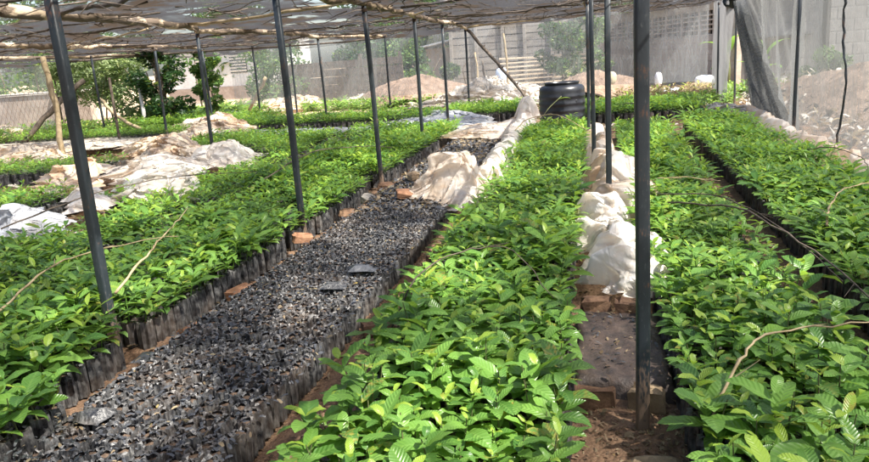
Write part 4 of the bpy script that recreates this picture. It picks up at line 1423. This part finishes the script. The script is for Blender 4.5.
# ------------------------------------------------------------------ bent sticks over the beds
HOOPS = [
    ([(-1.02, 3.25, .15), (-.90, 3.42, .40), (-.77, 3.62, .45), (-.62, 3.72, .47), (-.42, 3.64, .47), (-.2, 3.3, .33)], .006, 'thin brown hoop stick arched over the middle bed', STICKD),
    ([(.38, 2.36, .25), (.48, 2.47, .40), (.57, 2.57, .44), (.72, 2.64, .46), (1.0, 2.70, .46)], .007, 'bent olive stick across the near right bed', STICK),
    ([(.50, 5.1, .40), (.84, 4.6, .46), (1.01, 3.8, .46), (1.09, 3.1, .42), (1.1, 2.7, .36)], .008, 'long dark stick lying along the gap edge of the right bed', STICKD),
    ([(.46, 5.4, .40), (.80, 4.9, .47), (.98, 4.1, .46), (1.05, 3.3, .42)], .006, 'second slimmer dark stick beside the long one', STICKD),
    ([(.34, 5.9, .40), (.6, 5.78, .45), (.94, 5.68, .43)], .006, 'short grey stick resting on the right bed beyond the long one', STICK),
    ([(1.35, 4.55, .35), (1.43, 4.8, .42), (1.6, 5.1, .46), (1.86, 5.36, .45)], .008, 'bent stick over the far right bed near the net', STICK),
    ([(-2.42, 3.1, .42), (-2.65, 3.8, .47), (-3.15, 5.05, .45)], .009, 'straight pale stick lying slantwise over the left bed', STICK),
    ([(-2.95, 2.9, .40), (-3.15, 3.55, .44), (-3.03, 3.9, .45), (-2.79, 4.3, .42)], .008, 'bent straw coloured stick left of the square pole', STICK),
    ([(-4.8, 4.9, .35), (-4.4, 5.6, .5), (-4.0, 6.4, .5), (-3.5, 7.0, .42)], .009, 'brown hoop stick arching at the edge of the second left bed', STICKD),
    ([(1.95, 7.3, .40), (2.07, 6.9, .46), (2.1, 6.3, .45), (2.0, 5.85, .40)], .006, 'thin arched twig by the white border plastic', STICKD),
    ([(-1.2, 10.5, .25), (-.95, 10.7, .48), (-.5, 10.4, .55), (-.05, 9.6, .40)], .010, 'pale hoop at the far end of the middle bed before the tank', STICK),
    ([(-3.4, 6.9, .35), (-3.2, 7.8, .50), (-2.9, 8.6, .45), (-2.6, 9.2, .35)], .010, 'dry branch resting over the left bed beyond the poles', STICKD),
    ([(.9, 12.6, .3), (.7, 13.4, .42), (.45, 14.6, .3)], .014, 'crooked stick leaning at the end of the right bed', STICKD),
]
for c, r, lb, m in HOOPS:
    b = MB()
    P = curve_pts(c, 20, .0045)
    b.tube(P, [r * (.85 - .5 * i / len(P)) for i in range(len(P))], 6, jit=.16)
    for q in range(3):
        i = rnd.randrange(2, len(P) - 2)
        dd = (P[i + 1] - P[i]).normalized() + Vector((rnd.uniform(-.8, .8), rnd.uniform(-.8, .8), rnd.uniform(-.2, .5)))
        b.tube([P[i], P[i] + dd * .025, P[i] + dd * rnd.uniform(.04, .10) + Vector((0, 0, -.005))], [r * .5, r * .35, r * .15], 4, False)
    tag(b.obj('bent_stick', m, smooth=True), lb, 'stick', 'sticks bent or laid over the beds')


# ------------------------------------------------------------------ water tank
def lathe(prof, n=48, c=(0, 0, 0), rib=None):
    V = []
    for (r, z) in prof:
        for k in range(n):
            a = 2 * math.pi * k / n
            V.append((c[0] + r * math.cos(a), c[1] + r * math.sin(a), c[2] + z))
    Q = [(i * n + k, i * n + (k + 1) % n, (i + 1) * n + (k + 1) % n, (i + 1) * n + k) for i in range(len(prof) - 1) for k in range(n)]
    return V, Q


t = empty('water_tank', (-0.56, 13.75, 0), 'ribbed black plastic water tank with open rim at the end of the middle bed', 'water tank')
prof = [(0.0, .02), (.38, .02), (.41, .05)]
z = .06
for i in range(5):
    prof += [(.418, z), (.428, z + .02), (.428, z + .05), (.418, z + .07), (.417, z + .115)]
    z += .125
prof += [(.418, .70), (.41, .745), (.37, .785), (.31, .80)]
V, Q = lathe(prof)
b = MB()
b.add(V, Q)
b.obj('tank_body', TANKM, t, True)
b = MB()
V, Q = lathe([(.31, .80), (.315, .825), (.325, .835), (.325, .85), (.30, .852), (.285, .84), (.28, .74), (0, .735)])
b.add(V, Q)
b.obj('rim', TANKM, t, True)
b = MB()
b.box((.24, -.29, .50), (.10, .05, .07), Matrix.Rotation(-.6, 4, 'Z'), 0, .01)
b.obj('outlet_block', TANKM, t)
# long leaf stick leaning on the tank
b = MB()
b.tube(curve_pts([(-.95, 12.95, .15), (-.8, 13.15, .40), (-.55, 13.3, .62)], 8), .009, 5)
o = b.obj('leaning_shoot', STEMM, smooth=True)
tag(o, 'young shoot with one leaf leaning on the front of the tank', 'plant')
V, Q, U = leaf_geo(.22, .05, .3, .8, .2, 6)
lf = link('leaf', mesh_np('leaf', V + np.array((-.6, 13.27, .57)), quads=Q, mats=[LEAF_FAR], uv=U, tint=np.tile([.9, .6, .3], (len(V), 1))), o)


# ------------------------------------------------------------------ trees, hedges
def crown_mesh(name, clumps, mat, n, size, seed):
    """leafy faces through the volume of several clumps [(centre, radii, weight)]"""
    r = np.random.default_rng(seed)
    W = np.array([c[2] for c in clumps], float)
    pick = r.choice(len(clumps), n, p=W / W.sum())
    C0 = np.array([c[0] for c in clumps])[pick]
    R0 = np.array([c[1] for c in clumps])[pick]
    d = r.normal(size=(n, 3))
    d /= np.linalg.norm(d, axis=1)[:, None]
    rad = r.uniform(.25, 1.1, n) ** .5
    P = C0 + d * R0 * rad[:, None]
    s = r.uniform(size * .6, size * 1.4, n)
    a = r.normal(size=(n, 3))
    a[:, 2] *= .6
    a /= np.linalg.norm(a, axis=1)[:, None]
    bb = np.cross(a, r.normal(size=(n, 3)))
    bb /= np.linalg.norm(bb, axis=1)[:, None]
    nn = np.cross(a, bb)
    V = np.stack([P - a * s[:, None], P + bb * s[:, None] * .4 + nn * s[:, None] * .12, P + a * s[:, None], P - bb * s[:, None] * .4 + nn * s[:, None] * .12], 1).reshape(-1, 3)
    V[:, 2] = np.maximum(V[:, 2], 0.02)
    Q = np.arange(n * 4).reshape(-1, 4)
    T = np.repeat(np.stack([r.random(n), (r.random(n) < .08) * .7, r.random(n) * .9], -1), 4, 0)
    return mesh_np(name, V, quads=Q, mats=[mat], smooth=False, tint=T, uv=np.zeros((len(V), 2)))


def tree(name, base, h, spread, label, mat, n=2500, size=.09, seed=1, cat='tree', trunk_r=.06, crown0=.35, group=None, limbs=6, trunk_mat=BARK):
    r = random.Random(seed)
    B = Vector(base)
    t = empty(name, B, label, cat, group)
    b = MB()
    top = Vector((r.uniform(-.1, .1) * h, r.uniform(-.1, .1) * h, h * .8))
    sp_ = curve_pts([(0, 0, -.1), tuple(top * .4 + Vector((r.uniform(-.08, .08), 0, 0))), tuple(top)], 10, .01)
    b.tube(sp_, [trunk_r * (1 - .75 * i / len(sp_)) for i in range(len(sp_))], 8, jit=.05)
    clumps = []
    for k in range(limbs):
        f = crown0 + (1 - crown0) * (k + r.random() * .6) / limbs
        i = min(len(sp_) - 1, int(f * len(sp_)))
        a = k * 2.4 + r.uniform(-.4, .4)
        L = spread * r.uniform(.55, 1.0) * (1.1 - .45 * f)
        e = sp_[i] + Vector((math.cos(a) * L, math.sin(a) * L, h * r.uniform(.06, .2)))
        b.tube(curve_pts([tuple(sp_[i]), tuple(sp_[i].lerp(e, .5) + Vector((0, 0, .04))), tuple(e)], 6, .01), [trunk_r * .4, trunk_r * .32, trunk_r * .25, trunk_r * .2, trunk_r * .14, trunk_r * .1, .005][:7], 6)
        rr = spread * r.uniform(.28, .48)
        clumps.append((tuple(e), (rr, rr, rr * .75), rr ** 2))
        clumps.append((tuple(sp_[i].lerp(e, .5)), (rr * .7, rr * .7, rr * .6), rr ** 2 * .5))
    clumps.append((tuple(top + Vector((0, 0, h * .05))), (spread * .45, spread * .45, spread * .4), .2 * spread ** 2))
    b.obj('trunk', trunk_mat, t, True)
    link('crown', crown_mesh('crown', clumps, mat, n, size, seed + 5), t)
    return t


def hedge(name, x0, x1, y0, y1, h, label, mat, n=4000, size=.08, seed=1, cat='hedge', low=.0):
    r = random.Random(seed)
    t = empty(name, ((x0 + x1) / 2, (y0 + y1) / 2, 0), label, cat)
    cl = []
    L = x1 - x0
    for i in range(int(L * 2.5) + 3):
        x = r.uniform(-L / 2, L / 2)
        rr = r.uniform(.35, .7)
        cl.append(((x, r.uniform(-(y1 - y0) / 2, (y1 - y0) / 2), max(rr * .6, r.uniform(low, h - rr * .6))), (rr, rr * .8, rr * .8), rr))
    link('foliage', crown_mesh('foliage', cl, mat, n, size, seed), t)
    b = MB()
    for i in range(max(4, int(L * 1.3))):
        x = r.uniform(-L / 2, L / 2)
        b.tube([(x, 0, 0), (x + r.uniform(-.2, .2), r.uniform(-.2, .2), h * .45), (x + r.uniform(-.5, .5), r.uniform(-.3, .3), h * .85)], [.03, .022, .01], 5)
    b.obj('stem', BARK, t, True)
    return t


tree('vine_tree', (-11.6, 18.3, 0), 2.7, .75, 'tall dark tree trunk smothered in hanging vines on the left', TREE_D, 4200, .075, 3, trunk_r=.16, crown0=.08, limbs=13)
tree('tree', (-10.7, 19.2, 0), 2.4, .42, 'slim leafy tree just right of the vine covered one', TREE_M, 1800, .07, 4, trunk_r=.05, crown0=.2, limbs=8)
hedge('hedge', -15.6, -11.9, 18.6, 19.4, 2.3, 'tangled pale green hedge behind the nearest left pole', TREE_L, 9000, .07, 5)
hedge('hedge', -26, -16.0, 22.5, 24, 3.2, 'hazy green hedge beyond the mud wall at far left', TREE_M, 6000, .10, 6)
hedge('hedge', -16.5, -12.0, 20.6, 22, 3.1, 'darker overhanging foliage above the pale hedge', TREE_M, 1500, .08, 61, low=1.9)
tree('bush', (-10.9, 24.5, 0), 2.3, 1.25, 'rounded bright green bush right of the white house', TREE_M, 6500, .075, 7, 'bush', .05, .02, limbs=14)
tree('tree', (-13.6, 24.6, 0), 2.9, .6, 'small bright tree in front of the white house', TREE_M, 3000, .08, 8, trunk_r=.05, crown0=.25, limbs=9)
hedge('hedge', -9.5, -4.6, 26.5, 28, 2.0, 'hazy dark hedge behind the middle of the back net', TREE_D, 9000, .10, 9)
hedge('hedge', -9.0, -6.6, 24.8, 25.6, 1.5, 'lighter shrubs in front of the dark hedge', TREE_M, 2600, .09, 10)
tree('tree', (-6.9, 25.6, 0), 3.3, 1.2, 'tall feathery tree behind the back net left of the shed', TREE_M, 3800, .08, 11, trunk_r=.06, crown0=.3, limbs=9)
tree('tree', (-0.95, 24.2, 0), 2.25, .85, 'small dark leafy tree in front of the plank shed', TREE_D, 2600, .075, 12, trunk_r=.04, crown0=.32, limbs=10)
tree('tree', (-0.1, 27.5, 0), 3.0, .9, 'lighter tree at the right end of the plank shed', TREE_M, 2500, .09, 13, trunk_r=.05, crown0=.3, limbs=8)
tree('tree', (-5.8, 34.5, 0), 4.6, 2.4, 'tall tree behind the low white roofed hut', TREE_M, 5200, .14, 14, trunk_r=.12, crown0=.3, limbs=10)
tree('tree', (-10, 36, 0), 5.5, 3.0, 'broad tree beyond the hazy dark hedge', TREE_D, 6500, .15, 15, trunk_r=.15, crown0=.3, limbs=11)
tree('tree', (-18, 36, 0), 5.5, 3.0, 'broad tree behind the white house', TREE_M, 5500, .15, 16, trunk_r=.15, crown0=.3, limbs=11)
tree('tree', (-27, 33, 0), 5.5, 3.4, 'broad tree at the far left horizon', TREE_M, 5500, .16, 17, trunk_r=.15, crown0=.25, limbs=11)
tree('tree', (1.0, 42, 0), 5.5, 3.0, 'leafy tree rising behind the brick building roof', TREE_M, 5000, .16, 18, trunk_r=.15, crown0=.3, limbs=10)
tree('tree', (7.5, 27, 0), 4.0, 2.2, 'hazy green tree outside the right net wall', TREE_M, 4200, .12, 19, trunk_r=.10, crown0=.25, limbs=10)
tree('bush', (5.6, 20.0, 0), .9, .7, 'low bush outside the net at the right', TREE_M, 1500, .07, 20, 'bush', .03, .05, limbs=7)


# banana plants
def banana(base, label, leaves, seed=1):
    r = random.Random(seed)
    t = empty('banana_plant', base, label, 'banana plant')
    b = MB()
    b.tube([(0, 0, 0), (.02, 0, .5), (.0, 0, 1.0)], [.09, .075, .05], 9)
    b.obj('trunk', STEMM, t, True)
    for (az, L, pitch, dr, z0, W) in leaves:
        V, Q, U = leaf_geo(L, L * W, pitch, dr, .12, 9, .05)
        V = V @ rotz(az).T
        V[:, 2] += z0
        link('leaf', mesh_np('leaf', V, quads=Q, mats=[BANANA], uv=U, tint=np.tile([r.random(), .4, .2], (len(V), 1))), t)


banana((3.75, 22.3, 0), 'banana plant with a broad bright leaf beside the brick building', [(3.3, 1.0, 1.0, 1.6, .9, .24), (5.0, .9, 1.2, 1.3, .9, .2), (1.0, .9, 1.1, 1.5, .9, .2), (2.3, .6, .4, 1.2, .55, .24)], 2)
banana((4.5, 21.2, 0), 'banana plant seen through the opening beside the tied pole', [(0.3, .9, 1.1, 1.4, .8, .22), (2.2, .9, 1.2, 1.4, .9, .2), (4.0, .8, .9, 1.5, .7, .22), (5.2, .7, .6, 1.4, .5, .25)], 3)
banana((4.0, 19.3, 0), 'young banana plant nearest outside the opening', [(0.8, .6, 1.2, 1.2, .5, .24), (2.9, .7, 1.0, 1.4, .5, .22), (4.9, .6, .9, 1.5, .45, .25)], 4)

# ------------------------------------------------------------------ buildings
def wall_box(b, p0, p1, z0, z1, th=.2, out=0.0):
    """box wall from ground point p0 to p1"""
    d = Vector((p1[0] - p0[0], p1[1] - p0[1], 0))
    L = d.length
    a = math.atan2(d.y, d.x)
    n = Vector((d.y, -d.x, 0)).normalized()
    c = Vector(((p0[0] + p1[0]) / 2, (p0[1] + p1[1]) / 2, (z0 + z1) / 2)) + n * out
    b.box(c, (L, th, z1 - z0), Matrix.Rotation(a, 4, 'Z'))


# brick building on the right, its long wall receding to the left
bb = empty('brick_building', (2.0, 29.5, 0), 'long brown brick building with pale eaves and a band of latticed vents', 'building')
bb_inv = -Vector((2.0, 29.5, 0))
P0, P1 = Vector((-0.05, 37.2, 0)), Vector((4.05, 22.4, 0))
d = (P1 - P0)
LEN = d.length
dn = d.normalized()
nrm = Vector((dn.y, -dn.x, 0))
if nrm.y > 0:
    nrm = -nrm


def onw(s, out=0.0, z=0.0):
    p = P0 + dn * s + nrm * out + bb_inv
    return (p.x, p.y, z)


def seg(b, s0, s1, z0, z1, th=.2, out=0.0):
    p0, p1 = onw(s0), onw(s1)
    a = math.atan2(dn.y, dn.x)
    c = Vector(((p0[0] + p1[0]) / 2, (p0[1] + p1[1]) / 2, (z0 + z1) / 2)) + nrm * out
    b.box(c, (s1 - s0, th, z1 - z0), Matrix.Rotation(a, 4, 'Z'))


b = MB()
seg(b, 0, LEN, -.1, 1.48)
seg(b, 0, LEN, 2.28, 2.62)
bays = []
s = .35
while s < LEN - 1.6:
    bays.append((s, s + 1.25))
    s += 1.40
prev = 0
for s0, s1 in bays + [(LEN, LEN)]:
    seg(b, prev, s0, 1.48, 2.28)
    prev = s1
b.obj('wall', PLASTER, bb)
for s0, s1 in bays:
    fr = MB()
    seg(fr, s0 + .002, s1 - .002, 1.482, 1.53, .16)
    seg(fr, s0 + .002, s1 - .002, 2.235, 2.278, .16)
    o = fr.obj('vent', PLASTER, bb)
    for kz in range(1, 5):
        z = 1.53 + kz * .141
        q = MB()
        seg(q, s0 + .002, s1 - .002, z - .022, z + .022, .13, .012)
        q.obj('vent_bar', PLASTER, o)
    for kx in range(1, 3):
        q = MB()
        ss = s0 + kx * (s1 - s0) / 3
        seg(q, ss - .04, ss + .04, 1.532, 2.233, .10, .0)
        q.obj('mullion', PLASTER, o)
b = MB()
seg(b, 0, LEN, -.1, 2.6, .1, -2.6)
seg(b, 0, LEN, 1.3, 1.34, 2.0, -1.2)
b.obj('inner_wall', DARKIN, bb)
b = MB()
seg(b, -.4, LEN + .4, 2.62, 2.72, .06, .42)
b.obj('fascia', ALU, bb)
# corrugated roof, sloping up away from us
nu_, nv_ = 260, 4
u, v = np.meshgrid(np.linspace(-.4, LEN + .4, nu_), np.linspace(0, 1, nv_), indexing='ij')
V = np.zeros((nu_, nv_, 3))
for i in range(nu_):
    for j in range(nv_):
        p = onw(u[i, 0], .46 - v[0, j] * 4.4)
        V[i, j] = (p[0], p[1], 2.74 + v[0, j] * .75 + .018 * math.sin(u[i, 0] * 40))
link('roof', mesh_np('roof', V.reshape(-1, 3), quads=grid_quads(nu_, nv_), mats=[ALU]), bb)

# brick courses that can be told apart on the nearer stretch of that wall
cm = MB()
cm.box((0, 0, 0), (.40, .012, .17), Matrix.Rotation(math.atan2(dn.y, dn.x), 4, 'Z'), .002, .004)
cme = cm.mesh('brick', PLASTER)
for row in range(8):
    for k in range(24):
        ss = LEN - .25 - k * .43 - (.21 if row % 2 else 0)
        if ss < LEN - 10.3:
            continue
        p = onw(ss, .103 + rnd.uniform(0, .004), .09 + row * .185)
        link('brick', cme, bb, p)

# grey block wall parallel to the back, outside the right net
gw = empty('block_wall', (9.5, 23.4, 0), 'tall plain grey block wall seen through the right net', 'wall')
b = MB()
b.box((0, 0, 1.85), (10.6, .2, 3.9))
b.obj('wall_face', GWALL, gw)
bl = MB()
bl.box((0, 0, 0), (.72, .014, .30), None, .002, .005)
ble = bl.mesh('block', GWALL)
for row in range(11):
    for k in range(14):
        link('block', ble, gw, (-4.85 + k * .75 + (.3 if row % 2 else 0), -.1005, .17 + row * .335 + rnd.uniform(-.004, .004)))
b = MB()
b.box((0, 0, 3.86), (10.9, .3, .08))
b.obj('coping', ALU, gw)

# plank shed
sh = empty('plank_shed', (-2.1, 29.0, 0), 'weathered grey plank shed behind the small dark tree', 'shed')
L0, L1 = -3.4, 2.3
for row in range(12):
    z = .35 + row * .262
    x = L0
    while x < L1 - .1:
        w_ = min(rnd.uniform(1.4, 2.2), L1 - x)
        q = MB()
        q.box((x + w_ / 2, rnd.uniform(-.02, .0), z + rnd.uniform(-.012, .012)), (w_ - .015, .03, .235), Matrix.Rotation(rnd.uniform(-.006, .006), 4, 'Y'), .002)
        q.obj('plank', PLANK, sh)
        x += w_
for x in (-3.35, -2.35, -1.3, -.45, .6, 1.5, 2.25):
    q = MB()
    q.box((x, -.075, 1.75), (.11, .10, 3.5), None, .003)
    q.obj('post', PLANK, sh)
b = MB()
b.box((-.5, 2.0, 3.62), (6.3, 4.6, .06), Matrix.Rotation(.05, 4, 'X'))
b.obj('roof', ALU, sh)
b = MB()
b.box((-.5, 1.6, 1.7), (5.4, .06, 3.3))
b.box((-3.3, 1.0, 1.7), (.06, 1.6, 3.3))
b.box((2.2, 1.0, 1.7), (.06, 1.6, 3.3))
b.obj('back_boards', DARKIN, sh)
# stacked sawn planks leaning at its foot
st = empty('plank_stack', (-1.5, 27.9, 0), 'sunlit stack of pale sawn planks below the shed wall', 'planks')
for k in range(8):
    for xo in (-.95, .95):
        q = MB()
        q.box((xo + rnd.uniform(-.15, .15), -.5 + k * .07 + rnd.uniform(-.03, .03), .10 + k * .15), (1.8, .35, .055), Matrix.Rotation(rnd.uniform(-.03, .03), 4, 'Y'), .003)
        q.obj('plank', PLANKL, st)
q = MB()
for k in range(7):
    for xo in (-1.6, -.1, 1.5):
        q.box((xo, -.45 + k * .07, .175 + k * .15), (.08, .3, .085))
q.obj('spacers', PLANK, st)

# low hut with a bright sheet roof
lh = empty('low_hut', (-6.0, 31.2, 0), 'low grey hut with a bright white sheet roof sloping up to the right', 'hut')
b = MB()
b.box((.2, .5, .85), (2.9, 2.4, 1.8))
b.obj('wall', PLASTER, lh)
b = MB()
b.box((.15, .2, 2.0), (3.1, 3.2, .06), Matrix.Rotation(-.16, 4, 'Y'))
b.obj('roof', ALU, lh)
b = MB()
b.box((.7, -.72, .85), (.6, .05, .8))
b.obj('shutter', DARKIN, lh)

# white house at the left
wh = empty('white_house', (-17.2, 32.6, 0), 'white house with louvred shutters beyond the hedge on the left', 'house')
b = MB()
b.box((0, 1.5, 1.5), (6.4, 3, 3.2))
b.obj('wall', WHITEW, wh)
for xo in (-1.1, .7, 2.0):
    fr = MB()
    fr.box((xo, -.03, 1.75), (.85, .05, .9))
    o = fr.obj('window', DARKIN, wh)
    for k in range(6):
        q = MB()
        q.box((xo, -.075, 1.4 + k * .14), (.82, .03, .085), Matrix.Rotation(.5, 4, 'X'))
        q.obj('louvre', WHITEW, o)
b = MB()
b.box((0, 1.3, 3.2), (7.2, 4.4, .10), Matrix.Rotation(.08, 4, 'X'))
b.obj('roof', GWALL, wh)
b = MB()
b.box((0, -.012, .35), (6.4, .03, .7))
b.obj('plinth', PLASTER, wh)

# mud wall at the far left
mw = empty('mud_wall', (-18.6, 20.9, 0), 'low grey brown mud wall at the left picture edge', 'wall')
b = MB()
b.box((-.3, 0, .55), (6.0, .3, 1.15), None, .02)
b.obj('wall_face', PLASTER, mw)
b = MB()
b.box((-.3, 0, 1.15), (6.1, .4, .07), None, .02)
b.obj('coping', RUBBLE, mw)
# stone wall / dark fence behind the beds middle
fw = empty('slat_fence', (-8.4, 24.0, 0), 'dark slatted fence behind the pinkish plastic lump', 'fence')
for k in range(5):
    q = MB()
    q.box((0, 0, .35 + k * .26), (4.4, .03, .245), Matrix.Rotation(rnd.uniform(-.01, .01), 4, 'Y'), .004)
    q.obj('slat', STICKD, fw)
for xo in (-2.1, -.7, .7, 2.1):
    q = MB()
    q.box((xo, .06, .85), (.09, .08, 1.7), None, .004)
    q.obj('post', STICKD, fw)


# ------------------------------------------------------------------ mounds, sacks, rubble
def mound(name, c, rx_, ry_, h, label, mat, seed=1, cat='mound', n=40):
    u, v = np.meshgrid(np.linspace(-1, 1, n), np.linspace(-1, 1, n), indexing='ij')
    R = np.sqrt(u * u + v * v)
    e = np.clip(1 - R, 0, 1)
    f = fold(u, v, [(1.2, .5), (3, .35), (8, .2), (18, .1)], seed)
    e = np.clip(1 - (R * (1 + .18 * np.sin(3 * np.arctan2(v, u) + seed))) ** 2, 0, 1) ** 1.1
    z = h * e * (.6 + .35 * f) + .03 * f * (e > 0) - .03
    sc = 1 / np.maximum(np.maximum(np.abs(u), np.abs(v)) / np.maximum(R, 1e-6), 1e-6)
    V = np.stack([c[0] + u * rx_, c[1] + v * ry_, c[2] + z], -1)
    o = link(name, mesh_np(name, V.reshape(-1, 3), quads=grid_quads(n, n), mats=[mat], smooth=False))
    return tag(o, label, cat)


mound('soil_mound', (-5.6, 23.2, 0), 2.3, 1.6, 1.05, 'wide reddish soil mound behind the middle poles', REDSOIL, 3)
mound('soil_mound', (0.0, 22.6, 0), 1.6, 1.4, .85, 'reddish soil mound right behind the water tank', REDSOIL, 4)
mound('rubble_bank', (5.6, 15.0, 0), 2.6, 4.5, 1.0, 'pinkish brown earth bank outside the right net wall', REDSOIL, 5)
mound('rubble_bank', (4.4, 9.0, 0), 1.5, 3.4, .55, 'low earth bank against the near part of the net wall', REDSOIL, 6)
mound('rubble_bank', (-19.4, 18.6, 0), 2.6, 1.6, .7, 'dark earth bank under the mud wall', SOIL, 7)
flakes('straw', 'bleached straw and twigs over the earth bank outside the net', 'straw', 5000, (3.0, 8, 6, 20), lambda x, y: .35 + .45 * np.exp(-((x - 5.4) / 1.9) ** 2) * rng.uniform(.2, 1, len(x)) - .3, (.02, .09), [DRY, RUBBLE], 12, .5)


def sack(c, size, label, mat, seed=1):
    r = np.random.default_rng(seed)
    nu, nv = 18, 12
    V = []
    for i in range(nv):
        th = math.pi * i / (nv - 1)
        for k in range(nu):
            a = 2 * math.pi * k / nu
            V.append((math.sin(th) ** .6 * math.cos(a), math.sin(th) ** .6 * math.sin(a), math.cos(th)))
    V = np.array(V)
    f = fold(V[:, 0], V[:, 2] + V[:, 1], [(1, .5), (3, .4), (6, .2)], seed)
    V = V * (0.85 + .25 * f[:, None]) * np.array(size) / 2
    V[:, 2] += size[2] / 2
    Q = [(i * nu + k, i * nu + (k + 1) % nu, (i + 1) * nu + (k + 1) % nu, (i + 1) * nu + k) for i in range(nv - 1) for k in range(nu)]
    o = link('sack', mesh_np('sack', V, quads=Q, mats=[mat], smooth=True), None, c)
    return tag(o, label, 'sack')


sack((0.50, 21.0, .35), (.30, .26, .36), 'straw coloured upright sack on the soil mound', SACKY, 2)
sack((1.88, 22.4, .15), (.22, .22, .40), 'small bluish white sack standing before the brick wall', SACKW, 3)
sack((2.05, 20.9, .0), (.75, .5, .18), 'flattened pale blue sack lying in the weeds', BLUE, 4)
sack((3.15, 22.2, .1), (.6, .4, .30), 'white bundle by the corner of the brick building', SACKW, 5)
sack((-2.80, 23.2, .45), (.42, .3, .5), 'light blue bundle standing on the white mound by the tall stake', BLUE, 6)
for i, (x, y, s) in enumerate([(2.5, 21.8, .25), (2.8, 21.4, .3), (3.4, 21.2, .35), (3.1, 19.9, .25), (1.3, 22.8, .3), (5.0, 18.5, .4), (6.2, 19.4, .5), (4.3, 17.2, .3)]):
    stone((x, y, .08), (s, s * .8, s * .6), ['grey rubble stone left of the white bundle', 'pale rubble stone in front of the white bundle', 'rubble stone right of the white bundle', 'low stone at the far corner of the net', 'stone at the foot of the brick wall beside the small sack', 'pale boulder outside the net opening', 'big pale boulder under the grey block wall', 'stone beside the young banana plant'][i], RUBBLE, 20 + i)

# leaning logs and posts at the far left
for c, r, lb, m in [
    ([(-9.75, 11.7, 1.95), (-9.6, 11.6, 1.1), (-9.42, 11.3, .0)], .05, 'thick reddish leaning log at the far left with a lit side', STICK),
    ([(-13.2, 14.6, .1), (-12.6, 15.0, .8), (-11.9, 15.5, 1.5)], .06, 'brown log slanting up to the right at the far left', STICKD),
    ([(-12.4, 16.6, 1.0), (-11.2, 15.6, .55), (-10.2, 14.9, .3)], .045, 'pale log slanting down behind the nearest left pole', STICK),
    ([(-12.3, 18.2, 1.5), (-12.2, 18.1, .7), (-12.1, 17.9, 0)], .05, 'sunlit white post beside the vine covered tree', WHITEW),
    ([(-10.3, 20.6, .2), (-9.9, 20.5, .7), (-9.5, 20.4, 1.2)], .05, 'pale log leaning in front of the white house', STICK),
]:
    b = MB()
    b.tube(curve_pts(c, 10, .008), r, 8, jit=.1)
    tag(b.obj('wooden_log', m, smooth=True), lb, 'log')
# diamond mesh fence panel at the far left
mf = empty('mesh_fence', (-12.2, 14.2, 0), 'fine diagonal wire mesh by the leaning logs', 'fence')
b = MB()
for k in range(22):
    x = -1.3 + k * .12
    b.tube([(x, 0, .2), (x + .55, 0, 1.35)], .003, 4, False)
    b.tube([(x, .01, 1.35), (x + .55, .01, .2)], .003, 4, False)
ob = b.obj('wire_mesh', WIRE, mf)
ob['kind'] = 'stuff'
for x in (-1.3, 1.9):
    b = MB()
    b.tube([(x, .03, 0), (x, .03, 1.5)], .03, 6)
    b.obj('post', STICKD, mf)
